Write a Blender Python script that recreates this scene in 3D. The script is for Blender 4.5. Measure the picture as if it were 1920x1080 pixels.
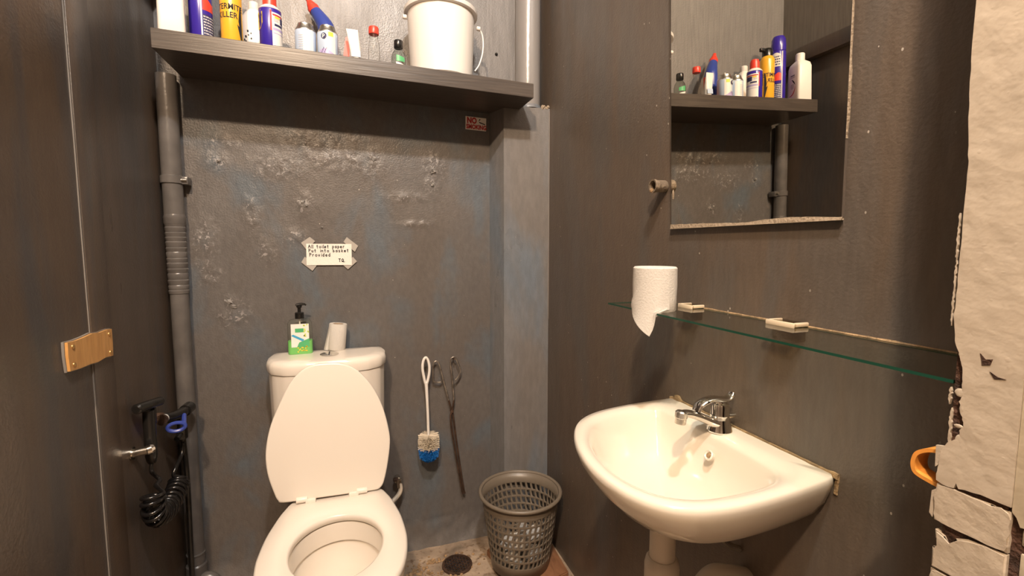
import bpy, bmesh, math, random
from mathutils import Vector, Matrix, noise
PI = math.pi
random.seed(7)
S = bpy.context.scene
COL = S.collection
for o in list(bpy.data.objects): bpy.data.objects.remove(o)

# ------------------------------------------------------------------ camera
cam = bpy.data.objects.new('camera', bpy.data.cameras.new('camera'))
COL.objects.link(cam)
cam.location = (0, 0, 1.32)
cam.rotation_euler = (math.radians(90 - 5.13), 0, math.radians(-18.52))
cam.data.sensor_width = 36; cam.data.lens = 880 / 1920 * 36
cam.data.clip_start = 0.02
S.camera = cam
# ------------------------------------------------------------------ light
w = bpy.data.worlds.new('world'); S.world = w; w.use_nodes = True
w.node_tree.nodes['Background'].inputs[0].default_value = (1, .93, .85, 1)
w.node_tree.nodes['Background'].inputs[1].default_value = 0.006
def lamp(name, kind, loc, power, colr, size, target=None):
    d = bpy.data.lights.new(name, kind); d.energy = power; d.color = colr
    if kind == 'AREA': d.shape = 'DISK'; d.size = size
    else: d.shadow_soft_size = size
    o = bpy.data.objects.new(name, d); COL.objects.link(o); o.location = loc
    if target is not None:
        o.rotation_euler = (Vector(target) - Vector(loc)).to_track_quat('-Z', 'Y').to_euler()
    return o
lamp('warm_ceiling_bulb', 'POINT', (-.50, -.75, 3.2), 250, (1, .735, .50), .06)
lamp('hanging_bulb', 'POINT', (.12, -.10, 3.3), 150, (1, .95, .90), .055)
V = S.view_settings
V.view_transform = 'Standard'; V.look = 'None'; V.gamma = 1; V.use_curve_mapping = False
V.exposure = 0.27

# ------------------------------------------------------------------ helpers
def wloc(o):
    v = Vector((0, 0, 0))
    while o is not None:
        v += o.location; o = o.parent
    return v
def obj(name, bm, mat, parent=None, angle=35, loc=None, rec=True):
    """link bm (world coordinates) as one mesh object, with its origin at the parent's or at its own base"""
    if rec: bmesh.ops.recalc_face_normals(bm, faces=bm.faces)
    if parent is not None: org = wloc(parent)
    elif loc is not None: org = Vector(loc)
    else:
        xs = [v.co for v in bm.verts]
        org = Vector(((min(c.x for c in xs) + max(c.x for c in xs)) / 2, (min(c.y for c in xs) + max(c.y for c in xs)) / 2, min(c.z for c in xs)))
    for v in bm.verts: v.co -= org
    me = bpy.data.meshes.new(name); bm.to_mesh(me); bm.free()
    for m in (mat if isinstance(mat, (list, tuple)) else [mat]): me.materials.append(m)
    if angle:
        me.shade_smooth(); me.set_sharp_from_angle(angle=math.radians(angle))
    o = bpy.data.objects.new(name, me); COL.objects.link(o)
    if parent is not None: o.parent = parent
    else: o.location = org
    return o
def thing(name, label, cat, loc, group=None):
    o = bpy.data.objects.new(name, None); COL.objects.link(o)
    o.empty_display_size = .05; o.location = loc
    o['label'] = label; o['category'] = cat
    if group: o['group'] = group
    return o
def tag(o, label, cat, group=None, kind=None):
    o['label'] = label; o['category'] = cat
    if group: o['group'] = group
    if kind: o['kind'] = kind
    return o
def struct(name, bm, mat, angle=35, label=None, rec=True):
    o = obj(name, bm, mat, None, angle, (0, 0, 0), rec); o['kind'] = 'structure'
    if label: o['label'] = label
    return o
def B(): return bmesh.new()
def box(bm, x0, x1, y0, y1, z0, z1, bev=0, seg=2):
    r = bmesh.ops.create_cube(bm, size=1)
    vs = r['verts']
    for v in vs:
        v.co = Vector((x0 + (v.co.x + .5) * (x1 - x0), y0 + (v.co.y + .5) * (y1 - y0), z0 + (v.co.z + .5) * (z1 - z0)))
    if bev:
        es = list({e for v in vs for e in v.link_edges})
        bmesh.ops.bevel(bm, geom=es, offset=bev, segments=seg, affect='EDGES', profile=.5)
    return bm
def loft(bm, rings, cap0=True, cap1=True, closed=False):
    R = [[bm.verts.new(p) for p in r] for r in rings]
    n = len(R[0])
    pairs = list(zip(R[:-1], R[1:]))
    if closed: pairs.append((R[-1], R[0]))
    for a, b in pairs:
        for i in range(n):
            j = (i + 1) % n
            try: bm.faces.new((a[i], a[j], b[j], b[i]))
            except ValueError: pass
    if cap0 and not closed: bm.faces.new(R[0][::-1])
    if cap1 and not closed: bm.faces.new(R[-1])
    return bm
def lathe(bm, prof, c, seg=32, cap0=True, cap1=True, M=None):
    rings = []
    for r, z in prof:
        rg = []
        for i in range(seg):
            a = 2 * PI * i / seg
            p = Vector((r * math.cos(a), r * math.sin(a), z))
            if M is not None: p = M @ p
            rg.append(p + Vector(c))
        rings.append(rg)
    return loft(bm, rings, cap0, cap1)
def smooth_path(pts, n=8):
    P = [Vector(p) for p in pts]; out = []
    for i in range(len(P) - 1):
        p0 = P[max(i - 1, 0)]; p1 = P[i]; p2 = P[i + 1]; p3 = P[min(i + 2, len(P) - 1)]
        for k in range(n):
            t = k / n
            out.append(.5 * ((2 * p1) + (p2 - p0) * t + (2 * p0 - 5 * p1 + 4 * p2 - p3) * t * t + (3 * p1 - p0 - 3 * p2 + p3) * t ** 3))
    out.append(P[-1]); return out
def tube(bm, pts, r, seg=10, closed=False, caps=True):
    P = [Vector(p) for p in pts]; n = len(P); rings = []
    rr = r if isinstance(r, (list, tuple)) else [r] * n
    prev = None
    for i in range(n):
        if closed: t = (P[(i + 1) % n] - P[i - 1])
        else: t = P[min(i + 1, n - 1)] - P[max(i - 1, 0)]
        t.normalize()
        if prev is None:
            up = Vector((0, 0, 1)) if abs(t.z) < .9 else Vector((1, 0, 0))
            u = t.cross(up).normalized()
        else:
            u = (prev - t * prev.dot(t)).normalized()
        prev = u; v = t.cross(u)
        rings.append([P[i] + (u * math.cos(2 * PI * k / seg) + v * math.sin(2 * PI * k / seg)) * rr[i] for k in range(seg)])
    return loft(bm, rings, caps, caps, closed)
def prism(bm, pts, off):
    """closed outline pts (3D), extruded by the vector off"""
    off = Vector(off)
    return loft(bm, [[Vector(p) for p in pts], [Vector(p) + off for p in pts]])
def polar(points, c, n=64):
    """outline resampled to n radii round the centre c (2D)"""
    pl = [(p[0] - c[0], p[1] - c[1]) for p in points]; out = []
    m = len(pl)
    for k in range(n):
        a = 2 * PI * k / n; dx, dy = math.cos(a), math.sin(a); best = None
        for i in range(m):
            (x1, y1), (x2, y2) = pl[i], pl[(i + 1) % m]
            den = dx * (y2 - y1) - dy * (x2 - x1)
            if abs(den) < 1e-12: continue
            t = (x1 * (y2 - y1) - y1 * (x2 - x1)) / den
            s = (x1 * dy - y1 * dx) / den
            if t > 0 and -1e-9 <= s <= 1 + 1e-9 and (best is None or t > best): best = t
        out.append((c[0] + dx * best, c[1] + dy * best))
    return out
def catmull(pts, n=6):
    P = [Vector(p) for p in pts]; m = len(P); out = []
    for i in range(m):
        p0, p1, p2, p3 = P[i - 1], P[i], P[(i + 1) % m], P[(i + 2) % m]
        for k in range(n):
            t = k / n
            out.append(.5 * ((2 * p1) + (p2 - p0) * t + (2 * p0 - 5 * p1 + 4 * p2 - p3) * t * t + (3 * p1 - p0 - 3 * p2 + p3) * t ** 3))
    return out
def scaled(ol, c, sx, sy=None):
    sy = sx if sy is None else sy
    return [(c[0] + (x - c[0]) * sx, c[1] + (y - c[1]) * sy) for x, y in ol]
def at_z(ol, z): return [Vector((x, y, z)) for x, y in ol]
def text_bm(s, size, bold=0.0):
    cu = bpy.data.curves.new('t', 'FONT'); cu.body = s; cu.size = size; cu.resolution_u = 3; cu.offset = bold
    o = bpy.data.objects.new('t', cu); COL.objects.link(o)
    dg = bpy.context.evaluated_depsgraph_get(); dg.update()
    me = bpy.data.meshes.new_from_object(o.evaluated_get(dg))
    bm = B(); bm.from_mesh(me)
    bpy.data.objects.remove(o); bpy.data.curves.remove(cu); bpy.data.meshes.remove(me)
    return bm
def text_plane(s, size, org, ux, uy, bold=0.0, squeeze=1.0):
    bm = text_bm(s, size, bold); org = Vector(org); ux = Vector(ux); uy = Vector(uy)
    for v in bm.verts: v.co = org + ux * v.co.x * squeeze + uy * v.co.y
    return bm
def text_wrap(s, size, c, r, a0, z, bold=0.0, squeeze=1.0):
    bm = text_bm(s, size, bold)
    for v in bm.verts:
        a = a0 + v.co.x * squeeze / r
        v.co = Vector((c[0] + r * math.cos(a), c[1] + r * math.sin(a), c[2] + z + v.co.y))
    return bm
def patch(bm, c, r, a0, a1, z0, z1, n=10, top=None):
    """a sheet wrapped round an upright cylinder; top(t) may bend its upper edge"""
    lo = [bm.verts.new((c[0] + r * math.cos(a0 + (a1 - a0) * i / n), c[1] + r * math.sin(a0 + (a1 - a0) * i / n), c[2] + z0)) for i in range(n + 1)]
    hi = [bm.verts.new((c[0] + r * math.cos(a0 + (a1 - a0) * i / n), c[1] + r * math.sin(a0 + (a1 - a0) * i / n), c[2] + (z1 if top is None else top(i / n)))) for i in range(n + 1)]
    for i in range(n): bm.faces.new((lo[i], lo[i + 1], hi[i + 1], hi[i]))
    return bm
def wrap_poly(bm, pts, c, r):
    """small polygon given as (angle, z) on a cylinder"""
    bm.faces.new([bm.verts.new((c[0] + r * math.cos(a), c[1] + r * math.sin(a), c[2] + z)) for a, z in pts]); return bm
def face_cam(x, y): return math.atan2(-y, -x)

# ------------------------------------------------------------------ materials
def nt(name):
    m = bpy.data.materials.new(name); m.use_nodes = True
    return m, m.node_tree, m.node_tree.nodes['Principled BSDF']
def mat(name, c, rough=.5, metal=0, bump=0, bscale=60, spec=.5, vary=0, vscale=8, coat=0, trans=0, sss=0):
    m, t, p = nt(name)
    p.inputs['Base Color'].default_value = (*c, 1); p.inputs['Roughness'].default_value = rough
    p.inputs['Metallic'].default_value = metal; p.inputs['Specular IOR Level'].default_value = spec
    if coat: p.inputs['Coat Weight'].default_value = coat; p.inputs['Coat Roughness'].default_value = .08
    if trans: p.inputs['Transmission Weight'].default_value = trans
    tc = t.nodes.new('ShaderNodeTexCoord')
    if vary:
        n = t.nodes.new('ShaderNodeTexNoise'); n.inputs['Scale'].default_value = vscale; n.inputs['Detail'].default_value = 5
        t.links.new(tc.outputs['Object'], n.inputs['Vector'])
        r = t.nodes.new('ShaderNodeValToRGB')
        r.color_ramp.elements[0].position = .3; r.color_ramp.elements[1].position = .7
        r.color_ramp.elements[0].color = (*[max(0, x * (1 - vary)) for x in c], 1)
        r.color_ramp.elements[1].color = (*[min(1, x * (1 + vary)) for x in c], 1)
        t.links.new(n.outputs['Fac'], r.inputs['Fac']); t.links.new(r.outputs['Color'], p.inputs['Base Color'])
    if bump:
        n = t.nodes.new('ShaderNodeTexNoise'); n.inputs['Scale'].default_value = bscale; n.inputs['Detail'].default_value = 4
        t.links.new(tc.outputs['Object'], n.inputs['Vector'])
        b = t.nodes.new('ShaderNodeBump'); b.inputs['Strength'].default_value = bump; b.inputs['Distance'].default_value = .01
        t.links.new(n.outputs['Fac'], b.inputs['Height']); t.links.new(b.outputs['Normal'], p.inputs['Normal'])
    return m
def ramp(t, fac, stops):
    r = t.nodes.new('ShaderNodeValToRGB'); e = r.color_ramp.elements
    while len(e) < len(stops): e.new(.5)
    for k, (p, c) in enumerate(stops):
        e[k].position = p; e[k].color = (*c, 1) if len(c) == 3 else c
    t.links.new(fac, r.inputs['Fac']); return r
def clear(name, tint, gloss=.02, ior=1.45, rim=None):
    """thin clear glass or plastic: tinted see-through, mirrored by the Fresnel share"""
    m, t, p = nt(name); t.nodes.remove(p)
    out = t.nodes['Material Output']
    tr = t.nodes.new('ShaderNodeBsdfTransparent'); tr.inputs[0].default_value = (*tint, 1)
    if rim:
        lw = t.nodes.new('ShaderNodeLayerWeight'); lw.inputs[0].default_value = .35
        rc_ = ramp(t, lw.outputs['Facing'], [(.35, tint), (.85, rim)]); t.links.new(rc_.outputs[0], tr.inputs[0])
    gl = t.nodes.new('ShaderNodeBsdfGlossy'); gl.inputs['Roughness'].default_value = gloss
    fr = t.nodes.new('ShaderNodeFresnel'); fr.inputs[0].default_value = ior
    mx = t.nodes.new('ShaderNodeMixShader')
    ge = t.nodes.new('ShaderNodeNewGeometry')
    inv = t.nodes.new('ShaderNodeMath'); inv.operation = 'SUBTRACT'; inv.inputs[0].default_value = 1; t.links.new(ge.outputs['Backfacing'], inv.inputs[1])
    mu = t.nodes.new('ShaderNodeMath'); mu.operation = 'MULTIPLY'; t.links.new(fr.outputs[0], mu.inputs[0]); t.links.new(inv.outputs[0], mu.inputs[1])
    t.links.new(mu.outputs[0], mx.inputs[0]); t.links.new(tr.outputs[0], mx.inputs[1]); t.links.new(gl.outputs[0], mx.inputs[2])
    t.links.new(mx.outputs[0], out.inputs[0]); return m
def mixc(t, fac, a, b):
    m = t.nodes.new('ShaderNodeMix'); m.data_type = 'RGBA'
    if isinstance(fac, float): m.inputs[0].default_value = fac
    else: t.links.new(fac, m.inputs[0])
    for s, x in ((6, a), (7, b)):
        if isinstance(x, tuple): m.inputs[s].default_value = (*x, 1)
        else: t.links.new(x, m.inputs[s])
    return m.outputs[2]
def paint(name, base, cool, brown, stretch=(1, 1, .35), rough=.38, flecks=.002, peel=False, bump=.12, broad=(.42, .62), upper=None):
    """old dark oil paint: patches of grey blue and brown, fine grain, chips of pale undercoat"""
    m, t, p = nt(name)
    tc = t.nodes.new('ShaderNodeTexCoord')
    mp = t.nodes.new('ShaderNodeMapping'); mp.inputs['Scale'].default_value = stretch
    t.links.new(tc.outputs['Object'], mp.inputs['Vector'])
    def ns(sc, det=5, vec=mp.outputs[0], dist=0.0):
        n = t.nodes.new('ShaderNodeTexNoise'); n.inputs['Scale'].default_value = sc; n.inputs['Detail'].default_value = det
        n.inputs['Distortion'].default_value = dist
        t.links.new(vec, n.inputs['Vector']); return n.outputs['Fac']
    blk = (0, 0, 0); wht = (1, 1, 1)
    f1 = ramp(t, ns(5.5, 4, dist=.4), [(.50, blk), (.66, wht)]).outputs[0]
    f2 = ramp(t, ns(3.1, 5, dist=.3), [(broad[0], blk), (broad[1], wht)]).outputs[0]
    c = mixc(t, f2, base, brown)
    c = mixc(t, f1, c, cool)
    g = ramp(t, ns(60, 3), [(.35, (.82, .82, .82)), (.7, (1.15, 1.15, 1.15))]).outputs[0]
    mm = t.nodes.new('ShaderNodeMix'); mm.data_type = 'RGBA'; mm.blend_type = 'MULTIPLY'; mm.inputs[0].default_value = .55
    t.links.new(c, mm.inputs[6]); t.links.new(g, mm.inputs[7]); c = mm.outputs[2]
    if upper:  # paler tone above a height: lighter paint plus stronger light put into the colour
        sx = t.nodes.new('ShaderNodeSeparateXYZ'); t.links.new(tc.outputs['Object'], sx.inputs[0])
        mr = t.nodes.new('ShaderNodeMapRange'); mr.inputs[1].default_value = upper[0]; mr.inputs[2].default_value = upper[0] + .03
        t.links.new(sx.outputs[2], mr.inputs[0])
        st = t.nodes.new('ShaderNodeMapping'); st.inputs['Scale'].default_value = (3, 3, .25); t.links.new(tc.outputs['Object'], st.inputs[0])
        sn = t.nodes.new('ShaderNodeTexNoise'); sn.inputs['Scale'].default_value = 30; sn.inputs['Detail'].default_value = 5; t.links.new(st.outputs[0], sn.inputs['Vector'])
        uc = ramp(t, sn.outputs['Fac'], [(.35, tuple(q * .86 for q in upper[1])), (.65, tuple(q * 1.1 for q in upper[1]))]).outputs[0]
        c = mixc(t, mr.outputs[0], c, uc)
    # pale chips
    vo = t.nodes.new('ShaderNodeTexVoronoi'); vo.inputs['Scale'].default_value = 40
    wv = t.nodes.new('ShaderNodeMapping'); wv.inputs['Scale'].default_value = (1, 1, .7)
    t.links.new(tc.outputs['Object'], wv.inputs['Vector']); t.links.new(wv.outputs[0], vo.inputs['Vector'])
    sep = t.nodes.new('ShaderNodeSeparateColor'); t.links.new(vo.outputs['Color'], sep.inputs[0])
    lim = t.nodes.new('ShaderNodeMath'); lim.operation = 'MULTIPLY_ADD'; lim.inputs[1].default_value = .34; lim.inputs[2].default_value = -.268
    t.links.new(sep.outputs[0], lim.inputs[0])
    ch = t.nodes.new('ShaderNodeMath'); ch.operation = 'LESS_THAN'
    t.links.new(vo.outputs['Distance'], ch.inputs[0]); t.links.new(lim.outputs[0], ch.inputs[1])
    gate = ramp(t, ns(2.2, 2, tc.outputs['Object']), [(.42, blk), (.47, wht)]).outputs[0]
    cg = t.nodes.new('ShaderNodeMath'); cg.operation = 'MULTIPLY'
    t.links.new(ch.outputs[0], cg.inputs[0]); t.links.new(gate, cg.inputs[1])
    c = mixc(t, cg.outputs[0], c, (.42, .38, .33))
    # bump
    bsum = t.nodes.new('ShaderNodeMath'); bsum.operation = 'ADD'
    t.links.new(ns(22, 4, tc.outputs['Object']), bsum.inputs[0])
    fine = ns(160, 3, tc.outputs['Object'])
    if peel:
        at = t.nodes.new('ShaderNodeAttribute'); at.attribute_name = 'peel'
        mu = t.nodes.new('ShaderNodeMath'); mu.operation = 'MULTIPLY'
        n3 = ns(110, 4, tc.outputs['Object'], dist=1.2)
        t.links.new(n3, mu.inputs[0]); t.links.new(at.outputs['Fac'], mu.inputs[1])
        mu2 = t.nodes.new('ShaderNodeMath'); mu2.operation = 'MULTIPLY_ADD'; mu2.inputs[1].default_value = 6.0
        t.links.new(mu.outputs[0], mu2.inputs[0]); t.links.new(fine, mu2.inputs[2]); fine = mu2.outputs[0]
        fl = t.nodes.new('ShaderNodeMath'); fl.operation = 'MULTIPLY'
        n4 = ramp(t, ns(75, 4, tc.outputs['Object'], dist=.8), [(.56, blk), (.64, wht)]).outputs[0]
        t.links.new(n4, fl.inputs[0]); t.links.new(at.outputs['Fac'], fl.inputs[1])
        c = mixc(t, fl.outputs[0], c, (.33, .31, .30))
    t.links.new(fine, bsum.inputs[1])
    b = t.nodes.new('ShaderNodeBump'); b.inputs['Strength'].default_value = bump; b.inputs['Distance'].default_value = .012
    t.links.new(bsum.outputs[0], b.inputs['Height']); t.links.new(b.outputs['Normal'], p.inputs['Normal'])
    t.links.new(c, p.inputs['Base Color'])
    rr = ramp(t, ns(9, 3), [(.3, (rough - .07,) * 3), (.7, (rough + .1,) * 3)]).outputs[0]
    t.links.new(rr, p.inputs['Roughness'])
    p.inputs['Specular IOR Level'].default_value = .5
    return m

M = {}
M['wall_back'] = paint('grey_paint_back', (.122, .112, .106), (.108, .124, .140), (.122, .107, .096), (1, 1, .55), peel=True, bump=.15, upper=(1.925, (.185, .174, .166)))  # above the shelf: paler paint, with light falloff also painted in
M['wall_right'] = paint('grey_paint_right', (.104, .082, .064), (.100, .086, .074), (.113, .084, .062), (1, 1.4, .28), rough=.36)
M['wall_left'] = paint('brown_paint_left', (.085, .064, .050), (.070, .062, .058), (.100, .068, .045), (1, 1.4, .22), rough=.34, bump=.08, upper=(2.255, (.17, .145, .12)))  # above the ledge: paler paint, brightened too for the stronger light up there
M['box'] = paint('grey_paint_boxing', (.180, .178, .180), (.155, .178, .205), (.175, .160, .148), (1, 1, .3), rough=.33)
M['pipe'] = mat('grey_pipe_paint', (.115, .105, .098), .28, bump=.12, bscale=45, vary=.22, vscale=14)
M['outer'] = mat('dark_room_paint', (.16, .13, .105), .6)
M['ceiling'] = mat('ceiling_paint', (.30, .27, .24), .8)
M['porcelain'] = mat('cream_porcelain', (.78, .715, .635), .12, coat=.3)
M['seatplastic'] = mat('cream_seat_plastic', (.80, .735, .655), .22)
M['basin'] = mat('basin_porcelain', (.69, .635, .545), .12, coat=.3)
M['chrome'] = mat('chrome', (.78, .76, .72), .10, metal=1)
M['dullchrome'] = mat('dull_chrome', (.66, .62, .55), .24, metal=1)
M['black'] = mat('black_plastic', (.012, .011, .010), .25)
M['blackhose'] = mat('black_hose', (.010, .009, .009), .16)
M['white'] = mat('white_plastic', (.82, .78, .73), .35)
M['paper'] = mat('white_paper', (.84, .79, .72), .85, bump=.2, bscale=220)
M['tissue'] = mat('toilet_tissue', (.58, .55, .505), .95, bump=.2, bscale=260)
M['card'] = mat('cardboard_core', (.42, .32, .23), .9)
M['ink'] = mat('black_ink', (.015, .015, .02), .8)
M['tape'] = mat('clear_tape', (.42, .39, .35), .35)
M['red'] = mat('red_plastic', (.75, .06, .035), .35)
M['redink'] = mat('red_print', (.50, .03, .03), .6)
M['blue'] = mat('blue_plastic', (.035, .06, .30), .3)
M['purple'] = mat('violet_blue_enamel', (.040, .022, .30), .24)
M['yellow'] = mat('yellow_enamel', (.85, .44, .035), .26)
M['lightyellow'] = mat('yellow_print', (.85, .62, .06), .4)
M['navy'] = mat('navy_print', (.03, .03, .10), .4)
M['lilac'] = mat('lilac_print', (.45, .38, .62), .4)
M['palegrey'] = mat('pale_grey_print', (.55, .54, .56), .4)
M['skyblue'] = mat('pale_blue_print', (.48, .58, .74), .35)
M['lime'] = mat('lime_print', (.55, .70, .08), .45)
M['green'] = mat('green_print', (.09, .42, .17), .4)
M['gel'] = mat('green_gel', (.17, .50, .13), .25)
M['cyan'] = mat('blue_print', (.06, .36, .62), .4)
M['steel'] = mat('brushed_can_steel', (.66, .64, .58), .28, metal=1)
M['binplastic'] = mat('taupe_bin_plastic', (.165, .135, .102), .38)
M['bluebristle'] = mat('blue_bristle', (.01, .16, .52), .6)
M['whitebristle'] = mat('cream_bristle', (.62, .54, .42), .7)
M['rust'] = mat('rusty_wire', (.075, .042, .027), .6, metal=.4, bump=.4, bscale=300, vary=.5, vscale=40)
M['brass'] = mat('brass_screw', (.60, .36, .14), .35, metal=.8)
M['wire'] = mat('tong_wire', (.42, .38, .34), .3, metal=.9, vary=.5, vscale=60)
M['orange'] = mat('ochre_plastic', (.72, .30, .055), .45, vary=.15, vscale=60)
M['sealant'] = mat('stained_sealant', (.26, .175, .09), .8, bump=.5, bscale=180, vary=.5, vscale=60)
M['pvc'] = mat('pvc_waste_pipe', (.56, .49, .40), .4, vary=.1)
M['cream'] = mat('cream_wall_paint', (.46, .395, .315), .62, bump=.30, bscale=30, vary=.05, vscale=12)
M['creamb'] = mat('cream_brick_paint', (.45, .385, .305), .62, bump=.3, bscale=45, vary=.06, vscale=20)
M['jamb'] = mat('yellow_cream_paint', (.42, .36, .265), .62, bump=.3, bscale=24)
M['bark'] = mat('brown_mortar', (.055, .026, .016), .9, bump=.8, bscale=120, vary=.6, vscale=50)
M['concrete'] = mat('x', (.2, .2, .2))
M['clearbottle'] = clear('clear_bottle', (.96, .96, .95), .02, 1.4, (.50, .48, .46))
M['smokebottle'] = clear('smoky_bottle', (.74, .76, .73), .02, 1.4, (.22, .22, .21))
M['soapclear'] = clear('soap_bottle', (.97, .985, .96), .02, 1.3, (.70, .74, .68))
M['glass'] = clear('shelf_glass', (.955, .98, .955), .01, 1.5)
M['glassedge'] = mat('green_glass_edge', (.012, .062, .040), .12)
M['clip'] = clear('clear_clip', (.80, .74, .60), .12, 1.5)
M['clipbody'] = mat('clip_plastic', (.62, .52, .38), .25)
M['mirror'] = mat('mirror_silver', (.70, .66, .58), .0, metal=1)
M['mirrorback'] = mat('mirror_edge', (.10, .08, .065), .5)
M['whiteledge'] = mat('chipped_edge', (.30, .235, .165), .7, bump=.4, bscale=150)
M['fillline'] = mat('pale_filler', (.22, .20, .18), .7)

def wood(name, a, b, rough=.35, scale=(1, 14, 14), ws=6):
    m, t, p = nt(name)
    tc = t.nodes.new('ShaderNodeTexCoord'); mp = t.nodes.new('ShaderNodeMapping'); mp.inputs['Scale'].default_value = scale
    t.links.new(tc.outputs['Object'], mp.inputs[0])
    n = t.nodes.new('ShaderNodeTexNoise'); n.inputs['Scale'].default_value = ws; n.inputs['Detail'].default_value = 6; n.inputs['Distortion'].default_value = .6
    t.links.new(mp.outputs[0], n.inputs['Vector'])
    r = ramp(t, n.outputs['Fac'], [(.32, a), (.68, b)])
    t.links.new(r.outputs[0], p.inputs['Base Color']); p.inputs['Roughness'].default_value = rough
    bp = t.nodes.new('ShaderNodeBump'); bp.inputs['Strength'].default_value = .12; bp.inputs['Distance'].default_value = .004
    t.links.new(n.outputs['Fac'], bp.inputs['Height']); t.links.new(bp.outputs[0], p.inputs['Normal'])
    return m
M['shelfwood'] = wood('black_brown_wood', (.050, .040, .034), (.085, .068, .056), .33, (.6, 10, 16), 9)
M['plywood'] = wood('varnished_plywood', (.55, .27, .08), (.70, .38, .13), .3, (1, 22, 3), 4)
M['boardwood'] = wood('worn_brown_board', (.17, .075, .035), (.27, .13, .065), .6, (8, 2, 2), 6)
def concrete():
    m, t, p = nt('rough_concrete')
    tc = t.nodes.new('ShaderNodeTexCoord')
    def ns(s, d=6, dist=0):
        n = t.nodes.new('ShaderNodeTexNoise'); n.inputs['Scale'].default_value = s; n.inputs['Detail'].default_value = d; n.inputs['Distortion'].default_value = dist
        t.links.new(tc.outputs['Object'], n.inputs['Vector']); return n.outputs['Fac']
    c = ramp(t, ns(7, 6, .5), [(.3, (.17, .13, .095)), (.5, (.33, .25, .18)), (.72, (.48, .37, .265))]).outputs[0]
    c = mixc(t, ramp(t, ns(45, 4), [(.55, (0, 0, 0)), (.72, (1, 1, 1))]).outputs[0], c, (.15, .09, .05))
    t.links.new(c, p.inputs['Base Color']); p.inputs['Roughness'].default_value = .75
    b = t.nodes.new('ShaderNodeBump'); b.inputs['Strength'].default_value = .5; b.inputs['Distance'].default_value = .012
    t.links.new(ns(50, 6), b.inputs['Height']); t.links.new(b.outputs[0], p.inputs['Normal'])
    return m
M['concrete'] = concrete()

# ------------------------------------------------------------------ room shell
XL, XR, YB, ZC = -.634, .80, 2.0, 3.5
def fbm(p, o=4):
    return noise.fractal(Vector(p), 1.0, 2.0, o)
def grid_plane(nx, nz, x0, x1, z0, z1, fn):
    bm = B(); V_ = []
    for j in range(nz + 1):
        row = []
        for i in range(nx + 1):
            x = x0 + (x1 - x0) * i / nx; z = z0 + (z1 - z0) * j / nz
            row.append(bm.verts.new(fn(x, z)))
        V_.append(row)
    for j in range(nz):
        for i in range(nx): bm.faces.new((V_[j][i], V_[j][i + 1], V_[j + 1][i + 1], V_[j + 1][i]))
    return bm
BL = [(-0.469, 1.632, 0.040, 0.034), (-0.44, 1.701, 0.060, 0.030), (-0.114, 1.729, 0.17, 0.045), (-0.038, 1.656, 0.142, 0.045), (0.083, 1.653, 0.05, 0.063), (0.329, 1.655, 0.045, 0.055), (0.317, 1.578, 0.027, 0.05), (-0.176, 1.483, 0.034, 0.037), (-0.317, 1.302, 0.03, 0.061), (-0.517, 1.341, 0.04, 0.078), (-0.515, 1.224, 0.04, 0.059), (-0.436, 1.061, 0.05, 0.055), (-0.448, 1.102, 0.027, 0.03), (-0.222, 1.353, 0.05, 0.029), (-0.267, 1.624, 0.093, 0.05), (-0.365, 1.442, 0.03, 0.08), (0.206, 1.519, 0.088, 0.018), (.25, 1.41, .06, .012)]
def peel_at(x, z):
    m = 0
    for bx, bz, rx, rz in BL:
        d = ((x - bx) / rx) ** 2 + ((z - bz) / rz) ** 2
        if d < 4: m = max(m, math.exp(-d * 1.3))
    if m: m *= .45 + .9 * max(0, min(1, .5 + 1.2 * fbm((x * 30, z * 30, 3), 3)))
    return min(1, m)
peelv = []
def back_fn(x, z):
    m = peel_at(x, z) if .95 < z < 1.85 else 0
    peelv.append(m)
    d = .0025 * fbm((x * 3, z * 3, 1), 3)
    if m: d += m * (.004 * fbm((x * 45, z * 45, 2), 4) + .0015)
    if z < .12: d += .035 * ((.12 - z) / .12) ** 2 + .004 * fbm((x * 20, z * 20, 5), 3)   # cove of mortar at the floor
    return (x, YB - d, z)
bm = grid_plane(220, 340, XL - .05, XR + .05, 0, ZC, back_fn)
wb = struct('wall_back', bm, M['wall_back'], 60, rec=False)
at = wb.data.attributes.new('peel', 'FLOAT', 'POINT')
at.data.foreach_set('value', peelv)
M['flake'] = mat('pale_undercoat_flake', (.33, .32, .31), .6)
def wall_flake(x, z, s_, sq_, rot_, m_='flake'):
    bm = B(); n_ = 9; c_ = bm.verts.new((x, YB - .009, z)); r_ = []
    for k in range(n_):
        a_ = 2 * PI * k / n_; q = s_ * random.uniform(.6, 1.15); u_, v_ = q * math.cos(a_), q * sq_ * math.sin(a_)
        r_.append(bm.verts.new((x + u_ * math.cos(rot_) - v_ * math.sin(rot_), YB - .0035 - .007 * (k % n_ < 4), z + u_ * math.sin(rot_) + v_ * math.cos(rot_))))
    for k in range(n_): bm.faces.new((c_, r_[k], r_[(k + 1) % n_]))
    obj('paint_flake', bm, M[m_], wb, 0)
for a_ in ((-.452, 1.112, .020, .6, -.4), (-.437, 1.094, .014, .8, .2), (-.182, 1.487, .011, .7, .9), (-.172, 1.474, .008, .8, .1), (.322, 1.640, .012, .6, 1.2), (.326, 1.627, .008, .8, .3), (.314, 1.622, .006, .8, .3), (.085, 1.668, .009, 1.2, .2), (-.46, 1.628, .008, .8, .2), (-.165, 1.710, .007, .7, .4), (-.118, 1.392, .005, .9, 0), (.318, 1.575, .007, 1.6, 0)): wall_flake(*a_)
bm = B(); box(bm, XL - .06, XL, .45, YB, 0, ZC)
wl = struct('wall_left', bm, M['wall_left'])
bm = B(); box(bm, XL - .001, XL + .004, 1.437, 1.541, 0, 2.19, .0015)
st = obj('joint_cover_strip', bm, M['wall_left'], wl)
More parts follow.
